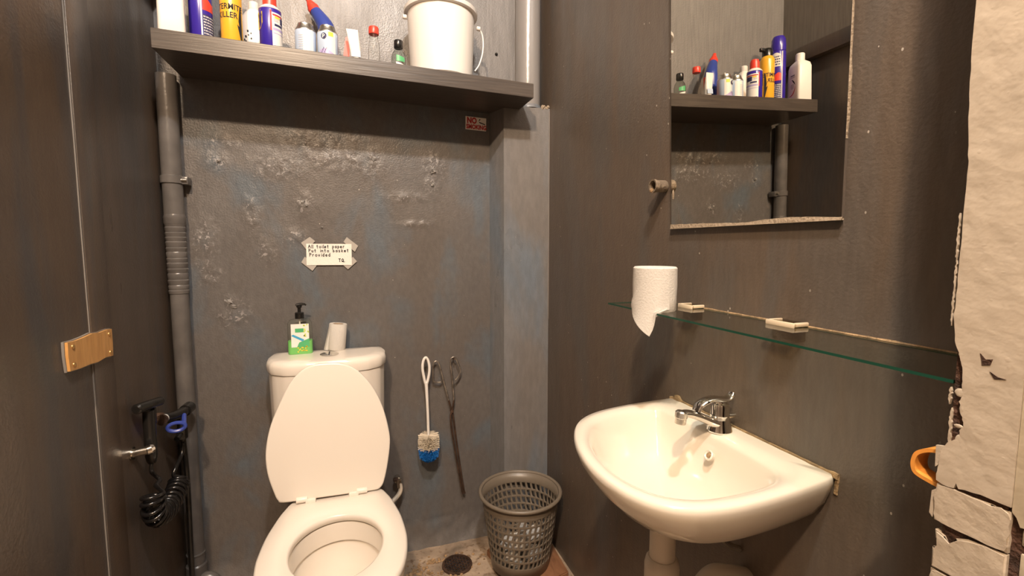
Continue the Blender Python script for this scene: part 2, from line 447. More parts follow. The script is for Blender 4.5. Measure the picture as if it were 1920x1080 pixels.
bm = B()
rs = [[], []]
for k in range(61):
    z = .02 + k * .036; wdt = .0013 + .0009 * fbm((z * 6, 0, 0), 3); yy = 1.4335 + .0010 * fbm((z * 4, 3, 0), 2)
    for s, q in ((0, yy - wdt), (1, yy + wdt)): rs[s].append((q, z))
loft(bm, [[Vector((XL - .001, a[0], a[1])), Vector((XL + .0022, a[0], a[1])), Vector((XL + .0022, b[0], b[1])), Vector((XL - .001, b[0], b[1]))] for a, b in zip(*rs)])
obj('filler_line', bm, M['fillline'], wl)
bm = B(); box(bm, XL, XL + .045, .45, 1.999, 2.19, 2.262, .004)
struct('trim_1', bm, M['wall_left'])
bm = B(); box(bm, XR, XR + .08, .17, YB, 0, ZC)
struct('wall_right', bm, M['wall_right'])
# surrounding room behind the doorway: floor, ceiling and outer walls
bm = B(); box(bm, -3, 3, -3.2, YB + .05, -.05, 0); struct('floor', bm, M['concrete'])
bm = B(); box(bm, -3, 3, -3.2, YB + .05, ZC, ZC + .05); struct('ceiling', bm, M['ceiling'])
bm = B(); box(bm, -3, 3, -3.25, -3.2, 0, ZC); struct('wall_front', bm, M['outer'])
bm = B(); box(bm, 2.4, 2.45, -3.2, .3, 0, ZC); struct('wall_outer_right', bm, M['outer'])
bm = B(); box(bm, -2.45, -2.4, -3.2, .5, 0, ZC); struct('wall_outer_left', bm, M['outer'])
bm = B(); box(bm, .88, 2.45, .26, .32, 0, ZC); struct('wall_front_right', bm, M['outer'])
bm = B(); box(bm, -2.45, XL - .06, .45, .5, 0, ZC); struct('wall_front_left', bm, M['outer'])

# pipe boxing in the corner
bm = B()
o_ = [(.566, YB - .001), (.598, 1.892), (XR - .0005, 1.886), (XR - .0005, YB - .001)]
loft(bm, [at_z(o_, 0), at_z(o_, 1.0), at_z(o_, 1.897), ])
bx = struct('trim_2', bm, M['box'])
bm = B()
for k in range(26):
    a = random.random(); p = Vector((.765 + .03 * a, 1.893 - .006 * random.random(), 1.895 + .010 * random.random()))
    bmesh.ops.create_icosphere(bm, subdivisions=1, radius=.003 + .005 * random.random(), matrix=Matrix.Translation(p))
pl = obj('plaster_crumb', bm, M['whiteledge'], bx); pl['kind'] = 'stuff'
bm = B()
loft(bm, [[Vector((.7965, 1.8845 - .001 * random.random(), z)), Vector((.7999, 1.8845, z)), Vector((.7999, 1.888, z)), Vector((.7965 - .002 * random.random(), 1.888, z))] for z in [1.0 + .015 * k for k in range(60)]])
obj('chipped_corner_edge', bm, M['fillline'], bx)
# waste stack standing on the boxing
M['soil'] = mat('pale_grey_pipe_paint', (.24, .225, .215), .25, bump=.1, bscale=30)
t = thing('soil_pipe', 'thick glossy grey soil pipe standing on the corner boxing', 'pipe', (.722, 1.942, 1.897))
bm = B(); lathe(bm, [(.052, .001), (.052, ZC - 1.90)], (.722, 1.942, 1.897), 32); obj('pipe_body', bm, M['soil'], t)
bm = B(); lathe(bm, [(.058, .0005), (.057, .008), (.053, .016)], (.722, 1.942, 1.897), 32); obj('paint_bead', bm, M['box'], t)

# ------------------------------------------------------------------ wall pipe at the left corner
px, py = -.598, 1.963
t = thing('wall_pipe', 'dark grey painted pipe running down the left corner from the shelf', 'pipe', (px, py, 0))
bm = B(); tube(bm, [(px, py, .05), (px, py, 1.42)], .0285, 20); obj('lower_pipe', bm, M['pipe'], t)
bm = B(); tube(bm, [(px, py, 1.40), (px, py, 1.905)], .031, 20); obj('upper_pipe', bm, M['pipe'], t)
bm = B()
lathe(bm, [(.031, 1.395), (.0335, 1.40), (.0325, 1.414), (.034, 1.418), (.031, 1.43)], (px, py, 0), 20); obj('joint_bead', bm, M['pipe'], t)
bm = B(); lathe(bm, [(.0305, 1.535), (.0352, 1.538), (.0352, 1.562), (.0305, 1.565)], (px, py, 0), 24)
box(bm, px + .028, px + .05, py - .012, py + .03, 1.535, 1.562, .003)
cl = obj('pipe_clamp', bm, M['pipe'], t)
bm = B(); tube(bm, [(px + .03, py - .014, 1.549), (px + .048, py - .014, 1.549)], .005, 8); obj('clamp_screw', bm, M['dullchrome'], cl)
bm = B()
wr = [(.0285, 1.15)]
z = 1.15; k = 0
while z < 1.39:
    h = .014 + .01 * random.random(); wr += [(.0305, z + .001), (.0315 + .001 * random.random(), z + h * .8), (.0297, z + h)]; z += h + .001
lathe(bm, wr + [(.0285, 1.397)], (px, py, 0), 20); obj('tape_wrap', bm, M['pipe'], t)
bm = B(); lathe(bm, [(.0285, .165), (.031, .167), (.031, .172), (.0285, .174)], (px, py, 0), 20); lathe(bm, [(.030, .0), (.034, .02), (.034, .125), (.030, .13)], (px, py, 0), 20)
obj('socket', bm, M['pipe'], t)
bm = B(); tube(bm, smooth_path([(px + .01, py - .01, .075), (px + .035, py - .02, .08), (px + .06, py - .022, .07), (px + .072, py - .022, .04), (px + .074, py - .022, .0)]), .018, 12); obj('elbow', bm, M['pipe'], t)

# ------------------------------------------------------------------ plywood patch over the joint
t = thing('plywood_patch', 'small varnished plywood plate screwed across the left wall joint', 'patch', (XL, 1.42, 1.03))
bm = B()
pts = []
zt = [(1.316, 1.101), (1.35, 1.099), (1.39, 1.1005), (1.425, 1.103), (1.46, 1.099), (1.50, 1.100), (1.521, 1.098), (1.5215, 1.06), (1.5185, 1.026), (1.48, 1.030), (1.44, 1.027), (1.41, 1.030), (1.36, 1.031), (1.318, 1.034), (1.3145, 1.07)]
prism(bm, [(XL + .004, y, z) for y, z in zt], (.007, 0, 0)); obj('plate', bm, M['plywood'], t, 30)
c0 = (1.42, 1.065)
bm = B()
outl = [(c0[0] + (y - c0[0]) * 1.03 + .002 * random.uniform(-1, 1), c0[1] + (z - c0[1]) * 1.09 + .0015 * random.uniform(-1, 1)) for y, z in zt]
prism(bm, [(XL + .0005, y, z) for y, z in outl], (.005, 0, 0)); obj('chipped_edge', bm, M['fillline'], t, 30)
for y, z in ((1.335, 1.088), (1.335, 1.046), (1.505, 1.087), (1.505, 1.038)):
    bm = B(); lathe(bm, [(.0058, 0), (.0055, .0018), (.0035, .003)], (XL + .011, y, z), 12, M=Matrix.Rotation(PI / 2, 3, 'Y')); obj('screw', bm, M['brass'], t)

# ------------------------------------------------------------------ shelf
YS = 1.73
def zsh(x): return 1.970 - (x + .559) * (.034 / 1.2245)
def shelf_hull(bm, x0, x1, y0, y1, zt0, zt1, th0, th1):
    P = [(x0, zt0), (x1, zt1), (x1, zt1 - th1), (x0, zt0 - th0)]
    prism(bm, [(x, y0, z) for x, z in P], (0, y1 - y0, 0))
    bmesh.ops.bevel(bm, geom=bm.edges[:], offset=.0012, segments=1, affect='EDGES')
bm = B(); shelf_hull(bm, -.559, .667, YS, 1.9975, 1.970, 1.936, .0585, .053)
sh = obj('wall_shelf', bm, M['shelfwood'], None, 30)
tag(sh, 'long black-brown wooden shelf sloping slightly down to the right on the back wall', 'shelf')

# ---- containers on the shelf
grp_shelf = 'containers on the long wooden shelf'
def bottle_base(name, label, cat, x, y, group=None): return thing(name, label, cat, (x, y, zsh(x) + .0008), group)

# talcum bottle
x, y = -.522, 1.800
t = bottle_base('powder_bottle', 'white flat powder bottle at the left end of the wooden shelf', 'bottle', x, y)
zc = zsh(x) + .0008
def rrect(cx, cy, hx, hy, r, z, rot=0, n=5):
    out = []
    for sx, sy, a0 in ((1, 1, 0), (-1, 1, PI / 2), (-1, -1, PI), (1, -1, 1.5 * PI)):
        for k in range(n):
            a = a0 + PI / 2 * k / (n - 1)
            px_, py_ = sx * (hx - r) + r * math.cos(a), sy * (hy - r) + r * math.sin(a)
            out.append(Vector((cx + px_ * math.cos(rot) - py_ * math.sin(rot), cy + px_ * math.sin(rot) + py_ * math.cos(rot), z)))
    return out
rot = .25
bm = B(); loft(bm, [rrect(x, y, .034, .044, .010, zc, rot), rrect(x, y, .036, .046, .012, zc + .005, rot), rrect(x, y, .034, .043, .012, zc + .165, rot), rrect(x, y, .031, .038, .013, zc + .182, rot), rrect(x, y, .020, .022, .015, zc + .196, rot)])
obj('body', bm, M['white'], t)
bm = B(); lathe(bm, [(.020, .195), (.020, .228), (.017, .232)], (x, y, zc), 24); obj('cap', bm, M['white'], t)
# red and black crescent printed on the side that faces the mirror
def side_pt(u, z, off=.0008):
    return Vector((x + (.036 + off) * math.cos(rot) - u * math.sin(rot), y + (.036 + off) * math.sin(rot) + u * math.cos(rot), zc + z))
for nm, m_, a0, a1, r0, r1 in (('red_arc', 'redink', -1.9, .2, .034, .029), ('black_arc', 'ink', .2, 1.4, .034, .028)):
    bm = B(); n = 14; prev = None
    for k in range(n + 1):
        a = a0 + (a1 - a0) * k / n; wd = math.sin(PI * k / n)
        q = [bm.verts.new(side_pt(.012 - rr * math.cos(a), .072 + rr * 1.15 * math.sin(a))) for rr in (r0, r0 - (r0 - r1) * wd - .0005)]
        if prev: bm.faces.new((prev[0], q[0], q[1], prev[1]))
        prev = q
    obj(nm, bm, M[m_], t, 0)
bm = B()
for k, (zz, w_) in enumerate(((.125, .030), (.118, .036), (.085, .022), (.079, .026), (.073, .024), (.067, .018))):
    for s in range(5):
        u0 = -w_ / 2 + w_ * s / 5; bm.faces.new([bm.verts.new(side_pt(a, b)) for a, b in ((u0, zz), (u0 + w_ / 7, zz), (u0 + w_ / 7, zz + (.006 if k == 0 else .0022)), (u0, zz + (.006 if k == 0 else .0022)))])
obj('print_lines', bm, M['ink'], t, 0)['kind'] = 'stuff'

# tall blue spray can
x, y, r = -.459, 1.868, .0340
t = bottle_base('spray_can', 'tall violet-blue aerosol can beside the white powder bottle', 'can', x, y, 'aerosol cans on the wooden shelf')
zc = zsh(x); c = (x, y, zc)
bm = B(); lathe(bm, [(r * .94, 0), (r, .004), (r, .255), (r * .93, .262)], c, 36); obj('body', bm, M['purple'], t)
bm = B(); lathe(bm, [(r * .97, .262), (r * .98, .285), (r * .92, .318), (r * .70, .332), (r * .3, .335)], c, 36); cp = obj('cap', bm, M['purple'], t)
a = face_cam(x, y)
bm = B(); patch(bm, c, r + .0006, a - .02, a + .12, .004, .255, 3); obj('pale_stripe', bm, M['palegrey'], t, 30)
bm = B(); patch(bm, c, r + .0004, a + .16, a + 1.7, .118, .158, 14, lambda q: .150 + .006 * math.sin(q * 7)); obj('red_panel', bm, M['red'], t, 30)
bm = B(); patch(bm, c, r + .0003, a + .16, a + 1.7, .004, .105, 14); obj('dark_panel', bm, M['navy'], t, 30)
bm = B()
for k in range(11):
    zz = .008 + k * .0088
    aa = a + .2
    while aa < a + 1.55:
        ln = random.uniform(.05, .28); patch(bm, c, r + .0007, aa, min(aa + ln, a + 1.6), zz, zz + .0042, 3); aa += ln + .05
o_ = obj('small_print', bm, M['palegrey'], t, 30); o_['kind'] = 'stuff'
bm = B(); patch(bm, c, r + .0005, a + .25, a + 1.5, .185, .245, 12, lambda q: .240 + .01 * math.sin(q * 3)); obj('white_panel', bm, M['white'], t, 30)
bm = B()
for k in range(4):
    aa = a + .35
    while aa < a + 1.3:
        ln = random.uniform(.08, .25); patch(bm, c, r + .0008, aa, aa + ln, .192 + k * .012, .198 + k * .012, 3); aa += ln + .06
o_ = obj('panel_print', bm, M['navy'], t, 30); o_['kind'] = 'stuff'
bm = B(); lathe(bm, [(.006, 0), (.006, .001)], (0, 0, 0), 6); 
for v in bm.verts: v.co = Vector((c[0] + (r + .001) * math.cos(a - .95 + v.co.x / r), c[1] + (r + .001) * math.sin(a - .95 + v.co.x / r), zc + .150 + v.co.y))
obj('small_emblem', bm, M['lilac'], t, 0)

# yellow termite can
x, y, r = -.365, 1.845, .0325
t = bottle_base('termite_spray_can', 'yellow aerosol can with black lettering and a black lightning bolt on the shelf', 'can', x, y, 'aerosol cans on the wooden shelf')
zc = zsh(x); c = (x, y, zc); a = face_cam(x, y)
bm = B(); lathe(bm, [(r * .94, 0), (r, .004), (r, .205), (r * .95, .212), (r * .7, .225)], c, 36); obj('body', bm, M['yellow'], t)
bm = B(); lathe(bm, [(r * .72, .222), (r * .74, .25), (r * .5, .262)], c, 24); box(bm, x - .006, x + .045, y - .007, y + .007, zc + .245, zc + .262, .003); obj('trigger_cap', bm, M['black'], t)
TS = .033
bm = text_wrap('TERMITE', .0255, c, r + .0006, a - 1.95 + .55, .124, .0004, .85); obj('lettering', bm, M['ink'], t, 0)
bm = text_wrap('KILLER', .0255, c, r + .0006, a - 1.95 + .55, .098, .0004, .85); obj('lettering', bm, M['ink'], t, 0)
bm = B()
wrap_poly(bm, [(a + .48, .082), (a + .70, .075), (a + .62, .092), (a + .80, .14), (a + .95, .14), (a + .95, .02), (a + .90, .02)], c, r + .0012)
obj('lightning_bolt', bm, M['ink'], t, 0)

# white bottle behind
x, y = -.312, 1.935
t = bottle_base('cleaner_bottle', 'white dotted bottle behind and between the yellow can and the lubricant can', 'bottle', x, y)
zc = zsh(x); c = (x, y, zc); a = face_cam(x, y)
bm = B(); loft(bm, [rrect(x, y, .036, .028, .014, zc), rrect(x, y, .038, .03, .016, zc + .004), rrect(x, y, .038, .03, .016, zc + .148), rrect(x, y, .026, .022, .014, zc + .170), rrect(x, y, .014, .014, .013, zc + .185)])
obj('body', bm, M['white'], t)
bm = B(); lathe(bm, [(.016, .183), (.017, .186), (.017, .206), (.014, .209)], c, 20); obj('cap', bm, M['white'], t)
bm = B()
for k in range(16):
    zz = .008 + .006 * k + .002 * random.random(); xx = x - .028 + .022 * random.random() + .0012 * k * 0
    s = .0022 + .0016 * random.random()
    bm.faces.new([bm.verts.new((xx + s * math.cos(q + k), y - .0303, zc + zz + s * 1.5 * math.sin(q + k))) for q in (0, 1.6, 3.1, 4.7)])
o_ = obj('dots', bm, M['ink'], t, 0); o_['kind'] = 'stuff'

# lubricant can
x, y, r = -.2425, 1.80, .034
t = bottle_base('lubricant_can', 'short violet-blue lubricant can with a red cap and yellow shield', 'can', x, y, 'aerosol cans on the wooden shelf')
zc = zsh(x); c = (x, y, zc); a = face_cam(x, y)
bm = B(); lathe(bm, [(r * .95, 0), (r, .003), (r, .128), (r * .97, .131)], c, 36); obj('body', bm, M['purple'], t)
bm = B(); lathe(bm, [(r * .97, .131), (r * 1.0, .1325), (r * .97, .135), (r * .80, .141), (r * .62, .146)], c, 36); obj('rim', bm, M['white'], t)
bm = B(); lathe(bm, [(r * .62, .145), (r * .61, .172), (r * .5, .186), (r * .4, .188)], c, 28); obj('cap', bm, M['red'], t)
bm = B(); wrap_poly(bm, [(a - 1.45, .118), (a - .70, .118), (a - .70, .083), (a - .95, .066), (a - 1.45, .062)], c, r + .0016); obj('shield', bm, M['lightyellow'], t, 0)
bm = text_wrap('WD', .017, c, r + .0022, a - 1.40, .10, 0, .8); obj('shield_lettering', bm, M['navy'], t, 0)
bm = text_wrap('40', .017, c, r + .0022, a - 1.20, .083, 0, .8); obj('shield_lettering', bm, M['navy'], t, 0)
bm = B(); patch(bm, c, r + .0004, a + .13, a + 1.9, .002, .118, 16); obj('label', bm, M['white'], t, 30)
bm = B(); patch(bm, c, r + .0003, a - .02, a + .13, .06, .124, 3); obj('red_line', bm, M['redink'], t, 30)
bm = B(); patch(bm, c, r + .0008, a + .20, a + 1.85, .062, .070, 14); patch(bm, c, r + .0008, a + .2, a + 1.85, .052, .0545, 14); patch(bm, c, r + .0008, a + .2, a + 1.85, .006, .014, 14); obj('label_band', bm, M['lilac'], t, 30)['kind'] = 'stuff'
bm = B(); patch(bm, c, r + .0009, a + .35, a + 1.2, .076, .083, 8); patch(bm, c, r + .0009, a + .95, a + 1.75, .086, .106, 8); obj('label_black_band', bm, M['navy'], t, 30)
bm = B(); patch(bm, c, r + .0007, a + .2, a + 1.8, .108, .113, 14); obj('label_red_band', bm, M['redink'], t, 30)
bm = B(); patch(bm, c, r + .0010, a + .28, a + .75, .09, .104, 6); obj('label_picture', bm, M['palegrey'], t, 30)
bm = B(); patch(bm, c, r + .0011, a + .4, a + .9, .1, .107, 6); obj('label_yellow_patch', bm, M['lightyellow'], t, 30)
bm = B()
for k in range(3):
    aa = a + .3
    while aa < a + 1.6:
        ln = random.uniform(.05, .2); patch(bm, c, r + .0011, aa, aa + ln, .006 + .003 * k, .0078 + .003 * k, 2); aa += ln + .05
o_ = obj('small_print', bm, M['navy'], t, 30); o_['kind'] = 'stuff'

# two air freshener refills
def freshener(x, y, label, logo):
    r = .0335
    t = bottle_base('air_freshener_can', label, 'can', x, y, 'air freshener refill cans')
    zc = zsh(x); c = (x, y, zc); a = face_cam(x, y)
    bm = B(); lathe(bm, [(r * .95, 0), (r, .003), (r, .082), (r * .985, .085)], c, 36); obj('body', bm, M['skyblue'], t)
    bm = B(); lathe(bm, [(r * .99, .084), (r * 1.0, .086), (r * .96, .089), (r * .72, .103), (r * .72, .108), (r * .66, .110), (r * .2, .111)], c, 36); obj('dome', bm, M['steel'], t)
    bm = B(); lathe(bm, [(.004, .109), (.004, .118), (.0025, .119)], c, 10); obj('valve', bm, M['white'], t)
    bm = B(); patch(bm, c, r + .0004, a - .25, a + .75, .004, .080, 10); obj('pale_panel', bm, M['white'], t, 30)
    if logo:
        bm = B(); pts = [(a - .35 + .27 * math.cos(q * .3927), .068 + .0095 * math.sin(q * .3927)) for q in range(16)]; wrap_poly(bm, pts, c, r + .0018); lg = obj('round_emblem', bm, M['navy'], t, 0)
        bm = text_wrap('p', .018, c, r + .0025, a - .50, .0655, .0004); obj('emblem_letter', bm, M['white'], lg, 0)
        bm = B(); patch(bm, c, r + .0007, a + .05, a + .55, .068, .082, 6); obj('lime_patch', bm, M['lime'], t, 30)
        bm = B(); patch(bm, c, r + .0007, a - .9, a + .9, .003, .022, 14, lambda q: .02 + .008 * math.sin(q * 5)); obj('lilac_band', bm, M['lilac'], t, 30)
        bm = B()
        for k in range(6): wrap_poly(bm, [(a - .62 + .09 * k + dq, .012 + .012 * ((k * 7) % 3) / 2 + dz) for dq, dz in ((0, 0), (.07, .003), (.05, .008), (.01, .006))], c, r + .0012)
        obj('flower_print', bm, M['navy'], t, 0)
    else:
        bm = B()
        for k in range(7): patch(bm, c, r + .0006, a - .7, a + .1, .02 + .007 * k, .0225 + .007 * k, 8)
        o_ = obj('small_print', bm, M['palegrey'], t, 30); o_['kind'] = 'stuff'
    return t
freshener(-.137, 1.805, 'pale blue air freshener can turned to its small print, nearer the lubricant can', False)
freshener(-.066, 1.795, 'pale blue air freshener can showing a round navy emblem and lime patch', True)

# toilet cleaner with bent neck
x, y = -.070, 1.890
t = bottle_base('toilet_cleaner_bottle', 'blue toilet cleaner bottle with bent neck and red cap behind the air fresheners', 'bottle', x, y)
zc = zsh(x)
bm = B()
path = smooth_path([(x, y, zc), (x, y, zc + .06), (x, y, zc + .115), (x - .005, y + .004, zc + .150), (x - .024, y + .018, zc + .186), (x - .040, y + .030, zc + .212)], 5)
rad = []
for k in range(len(path)):
    q = k / (len(path) - 1); rad.append(.031 - .002 * q if q < .55 else .030 - (q - .55) * .026)
tube(bm, path, rad, 20); obj('body', bm, M['blue'], t)
d = Vector((-.42, .32, .80)).normalized(); Q = Vector((0, 0, 1)).rotation_difference(d).to_matrix()
bm = B(); lathe(bm, [(.020, 0), (.0205, .018), (.015, .024), (.016, .03), (.011, .044), (.008, .052), (.0085, .06), (.005, .064)], Vector((x - .039, y + .0295, zc + .209)), 20, M=Q); obj('cap', bm, M['red'], t)

# toothpaste tube
x, y = .022, 1.80
t = bottle_base('toothpaste_tube', 'small white squeezed tube standing on its cap beside the air fresheners', 'tube', x, y)
zc = zsh(x)
bm = B(); loft(bm, [rrect(x + .004, y, .014, .014, .0135, zc + .008, 0), rrect(x + .004, y, .018, .016, .0155, zc + .02, 0), rrect(x, y, .019, .011, .010, zc + .06, 0), rrect(x - .006, y, .0195, .003, .0028, zc + .105, 0), rrect(x - .008, y, .0195, .0012, .001, zc + .118, 0)])
obj('body', bm, M['white'], t)
bm = B(); lathe(bm, [(.014, 0), (.0145, .004), (.013, .012)], (x + .004, y, zc), 18); obj('cap', bm, M['white'], t)
bm = B(); bm.faces.new([bm.verts.new(p) for p in ((x - .012, y - .0175, zc + .022), (x + .018, y - .0175, zc + .022), (x + .017, y - .0148, zc + .044), (x - .012, y - .0148, zc + .044))]); obj('green_print', bm, M['skyblue'], t, 0)
bm = B(); loft(bm, [[Vector((x - .045, y + .04, zc)), Vector((x - .02, y + .04, zc)), Vector((x - .02, y + .05, zc)), Vector((x - .045, y + .05, zc))], [Vector((x - .030, y + .04, zc + .105)), Vector((x - .016, y + .04, zc + .112)), Vector((x - .016, y + .05, zc + .112)), Vector((x - .030, y + .05, zc + .105))]])
tag(obj('red_packet', bm, M['red'], None), 'slim red packet peeping out behind the white tube', 'packet')

# red-capped bottle
x, y, r = .087, 1.80, .020
t = bottle_base('clear_bottle', 'slim clear glass bottle with a red cap on the wooden shelf', 'bottle', x, y, 'small clear bottles')
zc = zsh(x); c = (x, y, zc)
bm = B(); lathe(bm, [(r * .9, 0), (r, .003), (r, .062), (r * .92, .078), (r * .74, .096), (r * .7, .112)], c, 28, True, False); obj('body', bm, M['clearbottle'], t)
bm = B(); lathe(bm, [(r * .85, .002), (r * .93, .004), (r * .93, .016)], c, 24); obj('liquid_residue', bm, M['navy'], t)
pr = []
for k in range(4): pr += [(r * .72, .098 + .0035 * k), (r * .78, .0998 + .0035 * k)]
bm = B(); lathe(bm, pr, c, 24, False, False); obj('neck_thread', bm, M['clearbottle'], t)
bm = B(); lathe(bm, [(r * .86, .112), (r * .88, .114), (r * .86, .134), (r * .78, .137)], c, 24); obj('cap', bm, M['red'], t)
# black-capped bottle
x, y, r = .172, 1.805, .026
t = bottle_base('clear_bottle', 'squat smoky glass bottle with a black cap beside the white bucket', 'bottle', x, y, 'small clear bottles')
zc = zsh(x); c = (x, y, zc); a = face_cam(x, y)
bm = B(); lathe(bm, [(r * .9, 0), (r, .003), (r, .046), (r * .85, .062), (r * .52, .074), (r * .5, .084)], c, 28, True, False); obj('body', bm, M['smokebottle'], t)
bm = B(); patch(bm, c, r + .0005, a - .3, a + .9, .028, .05, 8, lambda q: .05 - .008 * q); obj('green_label', bm, M['green'], t, 30)
bm = B(); patch(bm, c, r + .0005, a - .35, a + .8, .002, .024, 8, lambda q: .026 - .008 * q); obj('white_label', bm, M['white'], t, 30)
bm = B()
for k in range(4): patch(bm, c, r + .0009, a - .25 + .24 * k, a - .12 + .24 * k, .006, .018 - .002 * k, 2)
obj('label_print', bm, M['ink'], t, 30)
bm = B(); lathe(bm, [(r * .58, .080), (r * .62, .082), (r * .62, .104), (r * .55, .107)], c, 24); obj('cap', bm, M['black'], t)

# bucket
x, y = .338, 1.858
t = bottle_base('bucket', 'white plastic bucket with a wire handle at the right of the wooden shelf', 'bucket', x, y)
zc = zsh(x) + .004; c = (x, y, zc)
bm = B(); lathe(bm, [(.10, .0), (.112, .0), (.116, .004), (.1265, .235), (.1375, .238), (.1385, .250), (.136, .253), (.125, .252), (.1235, .236), (.113, .008), (.05, .006)], c, 56); obj('pail', bm, M['white'], t)
bm = B()
hp = []
for s in (-1, 1):
    pass
for k in range(25):
    q = PI * k / 24
    hp.append((x + .147 * math.cos(q) , y - .010 * math.sin(q) - .005, zc + .205 - .155 * math.sin(q) * .0))
# handle hangs to the back right: a bow from ear to ear lying down over the rim's right side
hp = smooth_path([(x - .140, y - .03, zc + .208), (x - .146, y - .035, zc + .19), (x - .13, y - .07, zc + .17), ], 6)
hp2 = smooth_path([(x + .140, y - .02, zc + .20), (x + .152, y - .02, zc + .195), (x + .160, y - .018, zc + .165), (x + .158, y - .016, zc + .12), (x + .145, y - .012, zc + .075), (x + .128, y - .01, zc + .05)], 6)
tube(bm, hp2, .0028, 8); obj('handle', bm, M['white'], t)
for s, xx, yy in ((1, .140, -.022), (-1, -.139, -.028)):
    bm = B(); lathe(bm, [(.004, -.008), (.008, -.006), (.008, .006), (.004, .008)], (x + xx, y + yy, zc + .205), 14, M=Matrix.Rotation(PI / 2, 3, 'Y')); obj('ear', bm, M['white'], t)
bm = B(); tube(bm, smooth_path([(x + .06, y + .02, zc + .012), (x + .085, y + .01, zc + .15), (x + .098, y + .005, zc + .26), (x + .106, y + .0, zc + .286), (x + .114, y - .006, zc + .282), (x + .112, y - .008, zc + .266)]), .007, 10)
tag(obj('lime_scoop_handle', bm, M['lime'], None), 'lime green hooked handle sticking up out of the white bucket', 'handle')

# hook hole on the wall above the shelf
bm = B(); lathe(bm, [(.007, 0), (.005, .006), (.002, .008)], (.599, 1.999, 2.135), 8, M=Matrix.Rotation(PI / 2, 3, 'X'))
tag(obj('wall_screw', bm, M['black'], None), 'small dark screw in the wall right of the bucket', 'screw')

# ------------------------------------------------------------------ stickers and note
t = thing('no_smoking_sign', 'small white sign with red lettering below the shelf', 'sign', (.506, 1.993, 1.81))
yy = 1.9935
bm = B(); prism(bm, [(.461, yy + .0005, 1.866), (.5515, yy + .0005, 1.863), (.5505, yy + .0005, 1.809), (.4605, yy + .0005, 1.812)], (0, .0015, 0)); obj('card', bm, M['paper'], t, 0)
ux, uz = (1, 0, -.03), (.0, 0, 1)
bm = text_plane('NO', .033, (.467, yy - .0006, 1.839), ux, uz, .0016, .80); obj('lettering', bm, M['redink'], t, 0)
bm = text_plane('SMOKING', .0245, (.464, yy - .0006, 1.8165), ux, uz, .0012, .80); obj('lettering', bm, M['redink'], t, 0)
bm = B()
for s in (-1, 1): pass
prism(bm, [(.520, yy - .0006, 1.846), (.546, yy - .0006, 1.838), (.546, yy - .0006, 1.834), (.520, yy - .0006, 1.842)], (0, .0004, 0))
prism(bm, [(.518, yy - .0006, 1.849), (.522, yy - .0006, 1.858), (.527, yy - .0006, 1.856), (.522, yy - .0006, 1.852), (.520, yy - .0006, 1.848)], (0, .0004, 0))
obj('cigarette_picture', bm, M['ink'], t, 0)

t = thing('handwritten_note', 'white handwritten note taped at four corners above the toilet', 'note', (-.094, 1.99, 1.243))
yy = 1.9925
bm = B(); prism(bm, [(-.177, yy, 1.3285), (-.010, yy, 1.3275), (-.011, yy, 1.2435), (-.178, yy, 1.245)], (0, .0012, 0)); obj('paper', bm, M['paper'], t, 0)
for q in ([(-.195, 1.332), (-.163, 1.355), (-.144, 1.338), (-.178, 1.306)], [(-.027, 1.355), (.015, 1.320), (.002, 1.296), (-.040, 1.336)], [(-.197, 1.256), (-.184, 1.278), (-.142, 1.243), (-.158, 1.222)], [(.009, 1.258), (-.006, 1.276), (-.043, 1.243), (-.026, 1.226)]):
    bm = B(); prism(bm, [(a_, yy + .0016, b_) for a_, b_ in q], (0, .0003, 0)); obj('tape', bm, M['tape'], t, 0)
ST = {'A': [[(0, 0), (.35, 1), (.7, 0)], [(.15, .4), (.6, .4)]], 'l': [[(.1, 1), (.1, 0), (.2, 0)]], 't': [[(.2, .95), (.2, .05), (.35, 0)], [(0, .62), (.42, .62)]],
      'o': [[(.25, .6), (.05, .45), (.05, .15), (.25, 0), (.45, .15), (.45, .45), (.25, .6)]], 'i': [[(.1, .6), (.1, 0)], [(.1, .8), (.12, .85)]],
      'e': [[(.02, .3), (.45, .32), (.35, .58), (.12, .55), (.02, .25), (.15, 0), (.45, .08)]], 'p': [[(.05, .6), (.05, -.35)], [(.05, .5), (.3, .6), (.45, .35), (.3, .05), (.05, .1)]],
      'a': [[(.42, .55), (.15, .6), (.02, .25), (.15, 0), (.38, .15), (.44, .6), (.46, 0)]], 'r': [[(.08, .6), (.08, 0)], [(.08, .4), (.25, .6), (.4, .55)]],
      'P': [[(.08, 0), (.08, 1)], [(.08, .95), (.45, .9), (.5, .6), (.1, .45)]], 'u': [[(.05, .6), (.05, .12), (.22, 0), (.42, .2), (.42, .6), (.44, 0)]], 'n': [[(.06, .6), (.06, 0)], [(.06, .4), (.25, .6), (.42, .45), (.42, 0)]],
      'b': [[(.06, 1), (.06, 0), (.3, 0), (.45, .25), (.3, .5), (.06, .4)]], 's': [[(.4, .6), (.1, .55), (.1, .35), (.4, .22), (.35, .02), (.05, .02)]], 'k': [[(.06, 1), (.06, 0)], [(.42, .62), (.08, .28), (.45, 0)]],
      'v': [[(.02, .6), (.22, 0), (.42, .6)]], 'd': [[(.42, 1), (.42, 0)], [(.42, .45), (.2, .58), (.04, .28), (.2, 0), (.42, .12)]], 'T': [[(0, 1), (.6, 1)], [(.3, 1), (.28, 0)]],
      'Q': [[(.3, 1), (.04, .7), (.06, .2), (.32, 0), (.56, .3), (.52, .75), (.3, 1)], [(.34, .3), (.62, -.08)]], '.': [[(.05, 0), (.13, .05)]], ' ': []}
